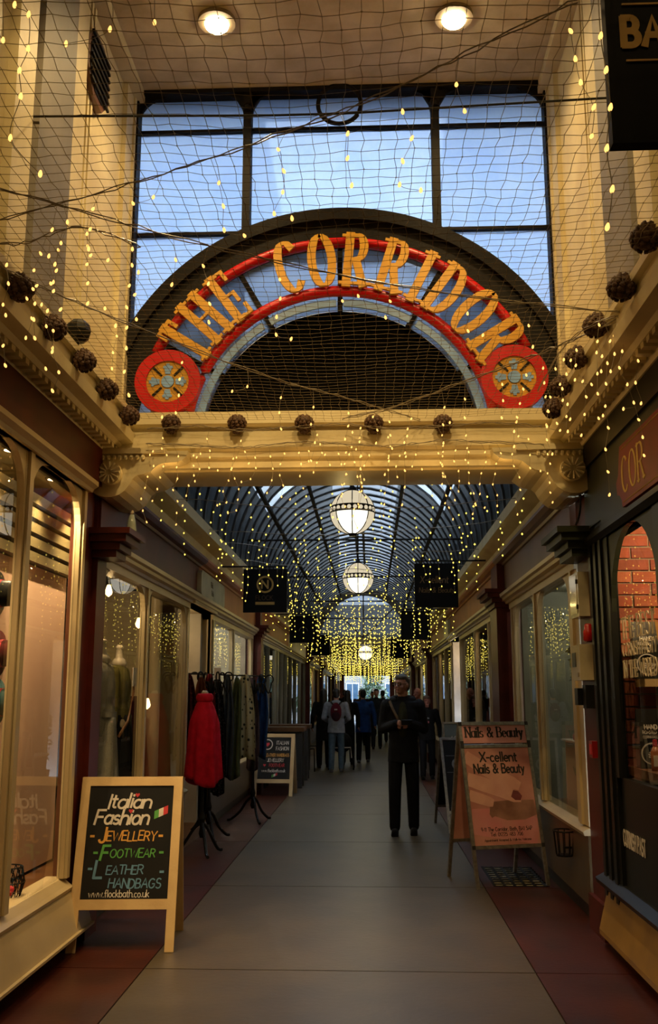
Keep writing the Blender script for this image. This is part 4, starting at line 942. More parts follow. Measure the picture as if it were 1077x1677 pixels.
# cream sign on the left fascia
c0 = sx(-1, .05); t = thing('fascia_sign', 'small cream sign board on the dark left fascia', 'sign', (c0, 11.0, 2.57)); O = (c0, 11.0, 2.57)
B(O).prism([(10.25, 2.585), (11.80, 2.585), (11.86, 2.62), (11.86, 2.82), (11.80, 2.86), (10.25, 2.86), (10.19, 2.82), (10.19, 2.62)], lambda u, v, w_: (w_, u, v), c0 - .03, c0 + .05).build('board', mat('cream_sign', (.50, .44, .26), .5, noise=3.), t)
b = B(O); letters(b, 'Flock', (c0 + .051, 10.80, 2.735), (0, 1, 0), (0, 0, 1), (1, 0, 0), .06, .12, .15, 'serif'); letters(b, 'Bath', (c0 + .051, 10.86, 2.645), (0, 1, 0), (0, 0, 1), (1, 0, 0), .06, .12, .15, 'serif'); b.build('lettering', mat('faded_print', (.22, .19, .11), .7, noise=5.), t)
c1 = sx(1, .05); t = thing('fascia_sign', 'small pale sign board on the tan right fascia', 'sign', (c1, 19.0, 2.57)); B((c1, 19., 2.57)).box(c1 - .05, c1 + .02, 17.4, 18.3, 2.60, 2.87).build('board', mat('pale_sign', (.46, .42, .26), .4, noise=3.), t)

# ================================================================== PAVEMENT BOARDS
def a_board(label, loc, rz, W, H, frame, st=.055, base=.30, spread=.62, name='pavement_sign', bv0=.24, rail=.06, header=None):
    t = thing(name, label, 'pavement sign', loc, rz, 'pavement signs')
    th = atan2(spread / 2, H); cs, sn = cos(th), sin(th); L = H / cs
    fr_ = lambda u, v, d: Vector((u, v * sn - d * cs, v * cs + d * sn))         # front leaf: u across, v along, d outwards
    bk_ = lambda u, v, d: Vector((u, spread - v * sn + d * cs, v * cs + d * sn))
    for mp, nm in ((fr_, 'front'), (bk_, 'back')):
        def slab(u0, u1, v0, v1, d0, d1, name_, m_):
            b = B(); b.prism([(u0, v0), (u1, v0), (u1, v1), (u0, v1)], mp, d0, d1); return b.build(name_, m_, t)
        slab(0, st, 0, L, -.012, .012, 'leg', frame); slab(W - st, W, 0, L, -.012, .012, 'leg', frame)
        slab(st, W - st, L - st, L, -.012, .012, 'top_rail', frame); slab(st, W - st, bv0, bv0 + rail, -.012, .012, 'bottom_rail', frame)
        if header: slab(st, W - st, header[0], header[1], -.012, .012, 'middle_rail', frame)
    return t, fr_, bk_, L
def panel(t, mp, u0, u1, v0, v1, m_, name='panel', d0=-.006, d1=.004):
    return B().prism([(u0, v0), (u1, v0), (u1, v1), (u0, v1)], mp, d0, d1).build(name, m_, t)
def write(t, mp, s, u, v, h, m_, name='lettering', **k):
    o = mp(u, v, .0045); xd = Vector((1, 0, 0)); zd = (mp(0, 1, 0) - mp(0, 0, 0)); nd = mp(0, 0, 1) - mp(0, 0, 0)
    w_ = k.pop('w', None)
    if w_:
        sp = k.get('sp', .16); k['xs'] = (w_ / h - sp * (len(s) - 1)) / sum(GL[c][0] for c in s)
    b = B(); letters(b, s, o, xd, zd, nd, h, thick=.0012, **k); return b.build(name, m_, t)
def flag(t, mp, u, v, w_, h):
    for i, m_ in enumerate((P_GREEN, P_WHITE, P_REDP)):
        pts = [(u + w_ * i / 3, v + .012 * i), (u + w_ * (i + 1) / 3, v + .012 * (i + 1)), (u + w_ * (i + 1) / 3, v + h + .012 * (i + 1)), (u + w_ * i / 3, v + h + .012 * i)]
        B().prism(pts, mp, .004, .0055).build('flag_stripe', m_, t)
def heart(t, mp, u, v, r):
    pts = [(u, v - r), (u + r, v + .1 * r), (u + .9 * r, v + .7 * r), (u + .45 * r, v + .9 * r), (u, v + .5 * r), (u - .45 * r, v + .9 * r), (u - .9 * r, v + .7 * r), (u - r, v + .1 * r)]
    B().prism(pts, mp, .004, .0065).build('heart_mark', P_REDP, t)
t, f1, k1, L = a_board('chalk pavement board advertising Italian fashion, nearest on the left', (-1.842, 6.09, 0), .085, .645, 1.0, PINE, spread=.56)
panel(t, f1, .055, .59, .30, L - .055, CHALK, 'blackboard'); panel(t, k1, .055, .59, .30, L - .055, CHALK, 'blackboard')
ck = dict(slant=.22, wob=.05)
write(t, f1, 'Italian', .175, .845, .088, P_WHITE, w=.27, pen=.15, sp=.10, **ck); write(t, f1, 'Fashion', .10, .745, .092, P_WHITE, w=.335, pen=.15, sp=.10, **ck)
heart(t, f1, .36, .925, .014); heart(t, f1, .325, .825, .014); flag(t, f1, .475, .775, .085, .05)
for s_, u, v, h, wd, m_ in (('EWELLERY', .185, .645, .056, .31, P_ORANGE), ('OOTWEAR', .215, .545, .050, .28, P_GREEN), ('EATHER', .20, .445, .050, .225, P_BLUE), ('HANDBAGS', .22, .365, .055, .32, P_BLUE)):
    write(t, f1, s_, u, v, h, m_, w=wd, pen=.14, sp=.13, slant=.12, wob=.06)
write(t, f1, 'J', .138, .635, .09, P_ORANGE, pen=.16, slant=.12); write(t, f1, 'F', .155, .53, .085, P_GREEN, pen=.18, slant=.2); write(t, f1, 'L', .125, .425, .10, P_BLUE, pen=.16, slant=.12)
for u, v, m_ in ((.085, .665, P_ORANGE), (.515, .665, P_ORANGE), (.115, .565, P_GREEN), (.525, .565, P_GREEN), (.09, .47, P_BLUE), (.535, .45, P_BLUE)): write(t, f1, '-', u, v - .02, .07, m_, pen=.2)
write(t, f1, 'www.flockbath.co.uk', .105, .312, .042, P_WHITE, w=.37, pen=.11, sp=.12, wob=.03)
# nails and beauty frame
t, f1, k1, L = a_board('aluminium nail salon pavement sign with pink poster and header', (.836, 8.14, 0), .317, .65, 1.30, ALU, st=.028, spread=.60, bv0=.30, rail=.028, header=(1.115, 1.14))
NP1 = mat('poster_pink', (.66, .32, .26), .3, noise=3., c2=(.46, .18, .15), coat=.3); NP2 = mat('poster_skin', (.76, .42, .33), .3, noise=6., c2=(.66, .33, .26), coat=.3); NP3 = mat('poster_nail', (.28, .07, .075), .25, noise=6., coat=.5)
NP4 = mat('poster_header_pink', (.72, .34, .31), .35, noise=2., c2=(.66, .30, .27)); NP5 = mat('poster_shadow_brown', (.40, .20, .14), .4, noise=7., c2=(.22, .10, .07)); NP6 = mat('poster_rose', (.66, .20, .22), .35, noise=4., c2=(.60, .26, .24))
for mp in (f1, k1): panel(t, mp, .028, .622, .328, 1.115, NP1, 'poster'); panel(t, mp, .028, .622, 1.155, L - .028, NP4, 'header_panel')
def finger(pts, r, m_, d):
    b = B(); o_ = []
    n_ = len(pts)
    for sg in (1, -1):
        for i in (range(n_) if sg > 0 else range(n_ - 1, -1, -1)):
            a_, c_ = pts[max(0, i - 1)], pts[min(n_ - 1, i + 1)]; dx, dy = c_[0] - a_[0], c_[1] - a_[1]; l_ = sqrt(dx * dx + dy * dy)
            o_.append((pts[i][0] - dy / l_ * r[i] * sg, pts[i][1] + dx / l_ * r[i] * sg))
    b.prism(o_, f1, .004, d); b.build('poster_image', m_, t)
finger([(.03, .52), (.25, .50), (.5, .46), (.62, .42)], [.10, .12, .12, .10], NP6, .0042); finger([(.20, .62), (.35, .60), (.5, .60), (.62, .62)], [.05, .08, .08, .06], NP5, .0044)
finger([(.03, 1.05), (.16, .96), (.3, .88), (.44, .82), (.50, .79)], [.05, .055, .055, .05, .035], NP2, .0046); finger([(.03, .86), (.18, .81), (.33, .755), (.44, .71), (.50, .69)], [.055, .06, .055, .05, .03], NP2, .0050)
finger([(.03, .73), (.12, .70), (.21, .67), (.24, .66)], [.045, .045, .04, .03], NP2, .0054); finger([(.42, .735), (.46, .715), (.50, .695)], [.030, .04, .02], NP3, .0056); finger([(.2, .56), (.3, .62), (.36, .6)], [.02, .03, .02], NP5, .0048)
write(t, f1, 'Nails & Beauty', .06, 1.205, .085, P_BLACK, style='serif', w=.53, pen=.17, sp=.13)
write(t, f1, 'X-cellent', .165, 1.00, .078, P_BLACK, w=.34, pen=.17, sp=.13); write(t, f1, 'Nails & Beauty', .10, .905, .075, P_BLACK, w=.46, pen=.17, sp=.12)
write(t, f1, '9-11 The Corridor, Bath, BA1 5AP', .10, .438, .030, P_BLACK, w=.46, pen=.13, sp=.14); write(t, f1, 'Tel: 01225 483 706', .18, .398, .028, P_BLACK, w=.29, pen=.13, sp=.14); write(t, f1, 'Appointment Accepted & Walk-Ins Welcome', .12, .358, .019, P_BLACK, w=.42, pen=.13, sp=.14)
b = B()
for u in (.0, .622):
    for v in (.300, 1.112, 1.142, L - .03): b.prism([(u, v), (u + .028, v), (u + .028, v + .03), (u, v + .03)], f1, .010, .017)
b.build('corner_caps', P_BLACK, t)
# dark logo board and the "13" board behind it
t, f1, k1, L = a_board('dark pavement board with white ring and logos behind the nail sign', (.874, 11.34, 0), .12, .56, 1.03, ALU, st=.03, spread=.9, bv0=.22, rail=.03)
panel(t, f1, .03, .53, .25, L - .03, CHALK); panel(t, k1, .03, .53, .25, L - .03, CHALK)
b = B(); b.ring(.05, .075, 0, 2 * pi, lambda u, v, d: f1(.19 + u, .80 + v, d), .004, .006, 24); b.build('ring_mark', P_GREY, t)
for v in (.90, .70, .285):
    panel(t, f1, .05, .51, v, v + .004, P_GREY, 'rule', .004, .006)
for v, h, s_ in ((.935, .035, 'ROUTE ONE'), (.60, .045, 'NIKE SB'), (.52, .05, 'DC'), (.44, .028, 'palace'), (.345, .035, 'Thrasher')):
    if v > .9: write(t, f1, 'ROUTE ONE', .27, v, h, P_GREY, w=.2, pen=.14)
    else:
        finger_w = .12; b = B(); b.prism([(.13, v), (.13 + finger_w, v + .006), (.13 + finger_w * .9, v + h), (.15, v + h * .8)], f1, .004, .006); b.build('logo_mark', P_GREY, t)
t, f1, k1, L = a_board('small grey board numbered thirteen beside the right shops', (1.03, 13.6, 0), .1, .42, 1.16, ALU, st=.025, spread=.5, bv0=.5, rail=.03)
panel(t, f1, .025, .395, .53, L - .025, mat('slate_board', (.10, .13, .13), .4, noise=4.)); panel(t, k1, .025, .395, .53, L - .025, CHALK); write(t, f1, '13', .11, .88, .11, P_WHITE, pen=.13, sp=.2)
# second chalk board on the left
t, f1, k1, L = a_board('chalk pavement board with heart emblem beside the scarf stands', (-1.83, 15.32, 0), -.06, .62, .93, PINE, spread=.55, bv0=.2)
panel(t, f1, .055, .565, .26, L - .055, CHALK, 'blackboard'); panel(t, k1, .055, .565, .26, L - .055, CHALK, 'blackboard')
b = B(); b.ring(.07, .085, 0, 2 * pi, lambda u, v, d: f1(.19 + u, .80 + v, d), .004, .006, 24); b.build('ring_mark', P_WHITE, t); heart(t, f1, .19, .80, .035)
for s_, u, v, h, wd, m_ in (('ITALIAN', .335, .80, .055, .19, P_WHITE), ('FASHION', .33, .71, .055, .20, P_WHITE), ('LEATHER HANDBAGS', .17, .61, .048, .37, P_ORANGE), ('JEWELLERY', .20, .53, .05, .26, P_WHITE), ('FOOTWEAR', .235, .45, .05, .24, P_REDP), ('www.flockbath.co.uk', .12, .37, .045, .37, P_WHITE)):
    write(t, f1, s_, u, v, h, m_, w=wd, pen=.13, sp=.13)
heart(t, f1, .16, .475, .022); flag(t, f1, .28, .285, .09, .04)

# ================================================================== PEOPLE
SKIN = mat('skin', (.50, .25, .17), .55, noise=18., c2=(.36, .16, .10)); SKIN2 = mat('skin_rosy', (.46, .19, .13), .55, noise=18., c2=(.38, .14, .10))
def cloth(name, c, n=14.): return mat(name, c, .9, noise=n, c2=tuple(v * .7 for v in c), bump=.25, bscale=30, spec=.2)
NAVY = cloth('navy_black_cloth', (.011, .012, .015)); BLK = cloth('black_cloth', (.009, .009, .009)); OLV = cloth('olive_knit', (.030, .028, .010)); JEAN = cloth('blue_denim', (.09, .14, .19)); GREYH = cloth('grey_fleece', (.27, .29, .33))
BLUEJ = cloth('blue_cloth', (.018, .06, .20)); DKJ = cloth('dark_trousers', (.008, .008, .010)); SHOE = cloth('black_shoe', (.010, .009, .008)); SHOEG = cloth('grey_shoe', (.12, .12, .12)); BRN = cloth('brown_cloth', (.05, .03, .018))
H_GREY = mat('grey_hair', (.10, .095, .085), .6, noise=40.); H_BLK = mat('dark_hair', (.008, .006, .005), .5, noise=40.); H_BRN = mat('brown_hair', (.10, .045, .02), .5, noise=40.); LIP = mat('lip', (.28, .09, .07), .5, noise=20.); EYE = mat('eye_dark', (.01, .008, .006), .2, noise=20.)
def hand(b, w_, fwd, side_v, s, curl=.5):
    """palm, four unequal bent fingers and a thumb that leaves the side of the palm"""
    w_ = Vector(w_); f = Vector(fwd).normalized(); sv = (Vector(side_v) - f * f.dot(Vector(side_v))).normalized(); dn = f.cross(sv)
    b.caps(w_, w_ + f * .035 * s, .026 * s, .030 * s)
    for k, o_ in enumerate((-.027, -.009, .009, .027)):
        L = (.030, .036, .034, .026)[k] * s; p0 = w_ + f * .055 * s + sv * o_ * s; b.caps(w_ + f * .02 * s + sv * o_ * .8 * s, p0, .012 * s, .0105 * s, 8)
        p1 = p0 + (f * cos(curl) + dn * sin(curl)) * L; p2 = p1 + (f * cos(curl * 2.1) + dn * sin(curl * 2.1)) * L * .8
        b.caps(p0, p1, .0105 * s, .0095 * s, 8); b.caps(p1, p2, .0095 * s, .0085 * s, 8)
    q0 = w_ + f * .015 * s - sv * .024 * s; q1 = q0 + (f * .6 - sv * .7 + dn * .25).normalized() * .036 * s; q2 = q1 + (f * .9 - sv * .1 + dn * .3).normalized() * .028 * s
    b.caps(q0, q1, .0125 * s, .011 * s, 8); b.caps(q1, q2, .011 * s, .009 * s, 8)
def person(label, loc, rz, H, top_m, leg_m, hair_m, style='short', pose='down', st=.10, hem=.80, shoe=SHOE, skin=SKIN, turn=0., vox=.011, group=None, wide=1.0, hood=False, tilt=0.):
    s = H / 1.75; t = thing('person', label, 'person', loc, rz, group); V = lambda x, y, z: Vector((x, y, z)) * s
    R = Matrix.Rotation(turn, 3, 'Z') @ Matrix.Rotation(tilt, 3, 'X'); hc = V(0, -.015, 1.645)
    def hd(x, y, z): return V(0, .0, 1.56) + R @ (Vector((x, y - .015, z - 1.56)) * s)
    arms = []
    for sg in (-1, 1):
        sh = V(sg * .185 * wide, .0, 1.415)
        if pose == 'phone': el = V(sg * .235 * wide, .05, 1.15); wr = V(sg * .075, -.215, 1.215); fw = Vector((-sg * .75, -.5, .02)); sv = Vector((0, -.2, 1))
        elif pose == 'front': el = V(sg * .25 * wide, .02, 1.14); wr = V(sg * .17, -.25, 1.05); fw = Vector((-sg * .3, -1, 0)); sv = Vector((sg, 0, 0))
        else: el = V(sg * .255 * wide, .03 + sg * st * .4, 1.14); wr = V(sg * .265 * wide, -.03 - sg * st * .4, .90); fw = Vector((0, -.15, -1)); sv = Vector((0, -1 * 1.0, 0))
        arms.append((sg, sh, el, wr, fw, sv))
    legs = []
    for sg in (-1, 1):
        yy = st * sg; legs.append((sg, V(sg * .085, 0, .93), V(sg * .10, -.035 + yy * .5, .50), V(sg * .105, yy, .085)))
    body = B()
    body.ball(hc, 0.001); body = B()
    body.ball(hd(0, 0, 1.655), (.074 * s, .093 * s, .105 * s), 16, 12, R); body.ball(hd(0, -.032, 1.588), (.053 * s, .058 * s, .050 * s), 12, 8, R)
    body.caps(hd(0, -.092, 1.655), hd(0, -.112, 1.622), .010 * s, .015 * s, 8)          # nose
    body.ball(hd(0, -.080, 1.675), (.05 * s, .018 * s, .012 * s), 10, 6, R)              # brow
    for sg in (-1, 1): body.ball(hd(sg * .075, .008, 1.635), (.010 * s, .020 * s, .030 * s), 8, 6, R); body.ball(hd(sg * .035, -.068, 1.615), (.025 * s, .022 * s, .022 * s), 8, 6, R)
    body.ball(hd(0, -.086, 1.560), (.022 * s, .018 * s, .016 * s), 8, 6, R)
    body.caps(V(0, .02, 1.42), hd(0, .012, 1.58), .058 * s, .052 * s)
    body.ball(V(0, 0, 1.27), (.165 * s * wide, .105 * s, .20 * s), 14, 10); body.ball(V(0, -.01, 1.06), (.145 * s * wide, .10 * s, .17 * s), 14, 10); body.ball(V(0, 0, .94), (.155 * s * wide, .105 * s, .11 * s), 14, 10)
    body.caps(V(-.15 * wide, 0, 1.41), V(.15 * wide, 0, 1.41), .055 * s, .055 * s)
    for sg, sh, el, wr, fw, sv in arms: body.caps(sh, el, .046 * s, .040 * s); body.caps(el, wr, .038 * s, .026 * s); hand(body, wr, fw, sv, s, .45 if pose == 'down' else .75)
    for sg, h_, k_, a_ in legs:
        body.caps(h_, k_, .075 * s, .052 * s); body.caps(k_, a_, .050 * s, .035 * s); body.caps(a_ + V(0, .03, -.035), a_ + V(0, -.13, -.05), .036 * s, .030 * s)
    remesh(body.build('body', skin, t), vox * .72 if pose == 'phone' else vox)
    top = B(); g = .018 * s
    top.ball(V(0, 0, 1.27), (.165 * s * wide + g, .108 * s + g, .20 * s + g), 16, 10); top.ball(V(0, -.01, 1.06), (.150 * s * wide + g, .108 * s + g, .20 * s), 16, 10)
    top.caps(V(-.158 * wide, .0, 1.40), V(.158 * wide, .0, 1.40), .076 * s, .076 * s); top.caps(V(0, .02, 1.40), V(0, .012, 1.475), .088 * s, .072 * s)
    top.lathe([(.155 * s, 1.12 * s), (.172 * s * wide, .95 * s), (.180 * s * wide, hem * s), (.160 * s, hem * s)], (0, -.005 * s, 0), 18, Matrix.Diagonal((1.0, .74, 1.0)))
    for sg, sh, el, wr, fw, sv in arms: top.caps(sh, el, .072 * s, .060 * s); top.caps(el, wr, .058 * s, .046 * s)
    remesh(top.build('coat' if hem < .85 else 'jacket', top_m, t), vox * 1.1)
    if hood: remesh(B().ball(V(0, .075, 1.455), (.115 * s, .075 * s, .07 * s), 14, 8).build('hood', top_m, t, True), vox)
    tr = B(); tr.ball(V(0, 0, .94), (.165 * s * wide, .118 * s, .12 * s), 14, 10)
    for sg, h_, k_, a_ in legs: tr.caps(h_, k_, .092 * s, .075 * s); tr.caps(k_, a_ + V(0, .01, .0), .074 * s, .062 * s)
    remesh(tr.build('trousers', leg_m, t), vox * 1.1)
    for sg, h_, k_, a_ in legs:
        b = B(); b.caps(a_ + V(0, .045, -.042), a_ + V(0, -.14, -.048), .043 * s, .037 * s); b.box(*sorted((a_.x - .04 * s, a_.x + .04 * s)), a_.y - .17 * s, a_.y + .08 * s, 0.0, .03 * s); remesh(b.build('shoe', shoe, t), vox)
    if style != 'bald':
        h = B(); h.ball(hd(0, -.012, 1.722), (.073 * s, .082 * s, .045 * s), 14, 8, R); h.ball(hd(0, .026, 1.680), (.080 * s, .086 * s, .092 * s), 16, 12, R); h.ball(hd(0, .045, 1.635), (.074 * s, .064 * s, .085 * s), 14, 10, R)
        if style == 'fringe': h.ball(hd(0, -.055, 1.715), (.070 * s, .045 * s, .032 * s), 12, 8, R); [h.ball(hd(q * .068, -.005, 1.64), (.020 * s, .055 * s, .065 * s), 10, 8, R) for q in (-1, 1)]
        if style == 'long': h.caps(hd(0, .05, 1.66), V(0, .095, 1.33), .082 * s, .075 * s); h.ball(V(0, .10, 1.33), (.10 * s, .05 * s, .12 * s), 12, 8)
        remesh(h.build('hair', hair_m, t), vox)
    for sg in (-1, 1): B().ball(hd(sg * .031, -.083, 1.648), (.011 * s, .007 * s, .007 * s), 8, 6, R).build('eye', EYE, t)
    B().ball(hd(0, -.094, 1.587), (.024 * s, .008 * s, .006 * s), 8, 6, R).build('mouth', LIP, t)
    return t, V, hd, R, s
mx, my = .372, 11.25
t, V, hd, R, s = person('man in dark hooded coat and glasses looking down the arcade, holding a phone', (mx, my, 0), -.05, 1.755, NAVY, DKJ, H_GREY, 'short', 'phone', .05, .78, turn=-.55, vox=.010, wide=1.0)
remesh(B().ball(V(0, -.05, 1.22), (.075, .118, .24), 14, 10).build('jumper', OLV, t), .01)
b = B(); [b.caps(V(.12 * cos(a), .03 + .095 * sin(a), 1.475 + .02 * sin(a)), V(.12 * cos(a + .5), .03 + .095 * sin(a + .5), 1.475 + .02 * sin(a + .5)), .038, .038) for a in [(-.3 + k * .5) for k in range(8)]]; remesh(b.build('hood_collar', NAVY, t), .011)
b = B(); b.tube([V(-.145, -.055, 1.455), V(-.115, -.115, 1.38), V(-.065, -.150, 1.28), V(-.02, -.165, 1.18)], .016, 6); b.build('bag_strap', mat('tan_strap', (.13, .075, .022), .6, noise=20.), t)
b = B()
for sg in (-1, 1): b.tube([hd(sg * .034 + .027 * cos(a), -.108, 1.648 + .019 * sin(a)) for a in [2 * pi * k / 12 for k in range(13)]], .0035, 5); b.tube([hd(sg * .061, -.105, 1.652), hd(sg * .078, -.02, 1.652)], .003, 5)
b.tube([hd(-.008, -.112, 1.652), hd(.008, -.112, 1.652)], .003, 5); b.build('glasses', EYE, t)
ph = tag(B().obb((0, 0, 0), .12, .011, .062, Matrix.Rotation(.5, 3, 'X')).build('phone', BLACK, None, False, (mx + .03, my - .27, 1.232)), 'black phone held in the hands of the man in glasses', 'phone')
t, V, hd, R, s = person('short-haired woman in black printed hoodie walking towards the camera', (1.06, 18.55, 0), .0, 1.52, BLK, DKJ, H_BRN, 'fringe', 'down', .09, .82, skin=SKIN2, turn=.15, wide=1.05)
B().ball(V(.0, -.128, 1.28), (.045, .006, .018), 10, 6).build('chest_print', P_GREY, t); B().ball(V(.02, -.130, 1.20), (.022, .006, .022), 10, 6).build('chest_print', P_PINK, t)
person('bald man in black behind the woman in the printed hoodie', (.98, 20.2, 0), .0, 1.68, BLK, DKJ, H_GREY, 'bald', 'down', .06, .80, skin=SKIN2, turn=-.5)
t, V, hd, R, s = person('person in grey hooded top and blue jeans walking away', (-.70, 20.15, 0), pi, 1.66, GREYH, JEAN, H_BLK, 'short', 'front', .09, .82, shoe=SHOEG, hood=True, wide=1.08)
bp = thing('backpack', 'maroon backpack worn over the grey hooded top', 'backpack', (-.70, 19.965, 1.02))
remesh(B().ball((0, 0, .18), (.115, .075, .19), 14, 10).build('pack', cloth('maroon_nylon', (.10, .008, .018)), bp), .012); remesh(B().ball((0, -.06, .10), (.085, .045, .09), 12, 8).build('pocket', cloth('dark_nylon', (.03, .006, .010)), bp), .01)
for sg in (-1, 1): B().tube([(sg * .07, -.02, .34), (sg * .10, .10, .38), (sg * .12, .24, .32)], .014, 5).build('strap', BLK, bp)
B().box(-.03, .03, -.105, -.09, .22, .245).build('reflective_tab', P_WHITE, bp)
person('person in black coat left of the grey hooded top, walking away', (-1.02, 21.4, 0), pi + .1, 1.66, BLK, DKJ, H_BLK, 'long', 'down', .10, .6)
person('long dark-haired person in black between the grey hood and blue jacket', (-.52, 22.3, 0), pi, 1.64, BLK, DKJ, H_BLK, 'long', 'down', .10, .7)
person('person in blue jacket and dark trousers walking away', (-.17, 23.1, 0), pi - .05, 1.66, BLUEJ, DKJ, H_BLK, 'short', 'down', .14, .72, shoe=SHOEG, wide=1.1)
for i, (x, y, h_, m_, lb) in enumerate(((.18, 29.0, 1.72, NAVY, 'distant person in navy behind the blue jacket'), (.42, 33., 1.7, BLK, 'distant person in black, hidden partly by the man with the phone'), (-.30, 31., 1.7, BRN, 'distant person in brown coat in the middle of the arcade'), (-.9, 34., 1.72, BLK, 'distant person in black near the left shops'), (.08, 38., 1.68, BLUEJ, 'farthest person in bright blue near the street'))):
    person(lb, (x, y, 0), pi if i % 2 else 0., h_, m_, DKJ, H_BLK, 'short', 'down', .1, .75, vox=.018, group='distant people in the arcade')
# pushchair
pc = thing('pushchair', 'black pushchair with a white bar in front of the grey hooded person', 'pushchair', (-.62, 20.95, 0), .0)
for x in (-.26, .26):
    for y in (-.25, .3):
        o = B((0, 0, 0)); o.tube([(x, y + .10 * cos(a), .115 + .10 * sin(a)) for a in [2 * pi * k / 14 for k in range(15)]], .016, 6); o.build('wheel', BLK, pc)
    B().tube([(x, .3, .12), (x, -.1, .55), (x, -.35, 1.0)], .012, 6).build('frame_bar', BLK, pc); B().tube([(x, -.25, .12), (x, .1, .55)], .012, 6).build('frame_bar', BLK, pc)
B().tube([(-.26, -.35, 1.0), (.26, -.35, 1.0)], .016, 6).build('handlebar', BLK, pc); B().tube([(-.26, -.24, .45), (.20, -.26, .46), (.22, -.26, .25)], .012, 6).build('white_bar', P_WHITE, pc)
remesh(B().ball((0, .08, .55), (.22, .26, .22), 14, 10).build('seat_shell', BLK, pc), .02)

# ================================================================== STANDS, SCARVES, FURNITURE
def fabric(name, c, c2=None, vor=None):
    m = cloth(name, c)
    if vor:
        nt = m.node_tree; v = nt.nodes.new('ShaderNodeTexVoronoi'); v.inputs['Scale'].default_value = vor; tc = nt.nodes.new('ShaderNodeTexCoord'); nt.links.new(tc.outputs['Object'], v.inputs['Vector'])
        cr = nt.nodes.new('ShaderNodeValToRGB'); cr.color_ramp.elements[0].color = (*c2, 1); cr.color_ramp.elements[1].color = (*c, 1); cr.color_ramp.elements[0].position = .22; cr.color_ramp.elements[1].position = .30
        nt.links.new(v.outputs['Distance'], cr.inputs['Fac']); nt.links.new(cr.outputs['Color'], nt.nodes['Principled BSDF'].inputs['Base Color'])
    return m
def tripod(t, h, r=.26, m=BLACK):
    b = B(); b.lathe([(.016, .16), (.03, .2), (.018, .26), (.035, .34), (.022, .40), (.016, .5), (.015, h)], (0, 0, 0), 10); b.build('pole', m, t)
    for k in range(3):
        a = -pi / 2 + 2 * pi * k / 3 + .4; c_ = lambda q, z: (q * cos(a), q * sin(a), z)
        B().tube(catmull([c_(.01, .30), c_(.08, .24), c_(.16, .12), c_(r - .03, .03), c_(r + .02, .018)], 4), .016, 6).build('leg', m, t)
mq = thing('mannequin_stand', 'headless mannequin on a black tripod wearing a red poncho', 'mannequin', (-1.66, 9.75, 0))
tripod(mq, 1.42); B().lathe([(.055, 1.36), (.075, 1.40), (.05, 1.45), (.034, 1.465), (.028, 1.54), (.036, 1.555), (.02, 1.575)], (0, 0, 0), 16).build('neck_cap', mat('ivory', (.62, .52, .38), .4, noise=5.), mq, True)
remesh(B().ball((0, 0, 1.22), (.13, .09, .20), 12, 8).build('torso', mat('linen_form', (.45, .36, .25), .8, noise=9.), mq), .015)
REDW = cloth('red_wool', (.55, .006, .022))
pn = thing('poncho', 'bright red wool poncho draped on the mannequin', 'poncho', (-1.66, 9.75, .66))
def pon(u, v):
    a = 2 * pi * u; r = .065 + .12 * min(1, v * 3.2) ** .6 + .055 * v; r *= 1 + .10 * v * sin(7 * a + 1) + .05 * v * sin(13 * a)
    r *= .72
    return (r * 1.0 * cos(a), r * .9 * sin(a), .83 - .80 * v + .05 * v * sin(2 * a + .6))
solid(B().grid(pon, 64, 20).build('drape', REDW, pn, True), .006)
solid(B().grid(lambda u, v: ((.068 + .018 * sin(pi * v)) * cos(2 * pi * u), (.06 + .018 * sin(pi * v)) * sin(2 * pi * u), .80 + .085 * v), 28, 6).build('roll_neck', REDW, pn, True), .005)
for i, (x, y) in enumerate(((-1.76, 10.75), (-1.46, 12.25))):
    rk = thing('scarf_stand', ['black iron scarf stand nearest the red poncho', 'black iron scarf stand with curly hooks nearest the middle of the arcade'][i], 'clothes stand', (x, y, 0)); tripod(rk, 1.72, .30, IRON)
    for k in range(6):
        a = 2 * pi * k / 6; b = B(); pts = [(.015 * cos(a), .015 * sin(a), 1.55)] + [((.06 + .13 * q) * cos(a), (.06 + .13 * q) * sin(a), 1.62 + .06 * sin(q * 5)) for q in (.2, .5, .8, 1.)]
        pts += [((.19 + .05 * sin(q)) * cos(a), (.19 + .05 * sin(q)) * sin(a), 1.70 + .055 * (1 - cos(q)) - .03) for q in (.5, 1.2, 2., 2.8, 3.6, 4.4, 5.2)]
        b.tube(catmull(pts, 3), .009, 5); b.build('scroll_hook', IRON, rk)
rl_ = [atY(300, 1106, 10.35), atY(432, 1110, 12.6)]; tag(B().tube([p_ + Vector((0, .03, .02)) for p_ in rl_], .010, 6).build('hanging_rail', IRON), 'thin black rail joining the two scarf stands', 'rail')
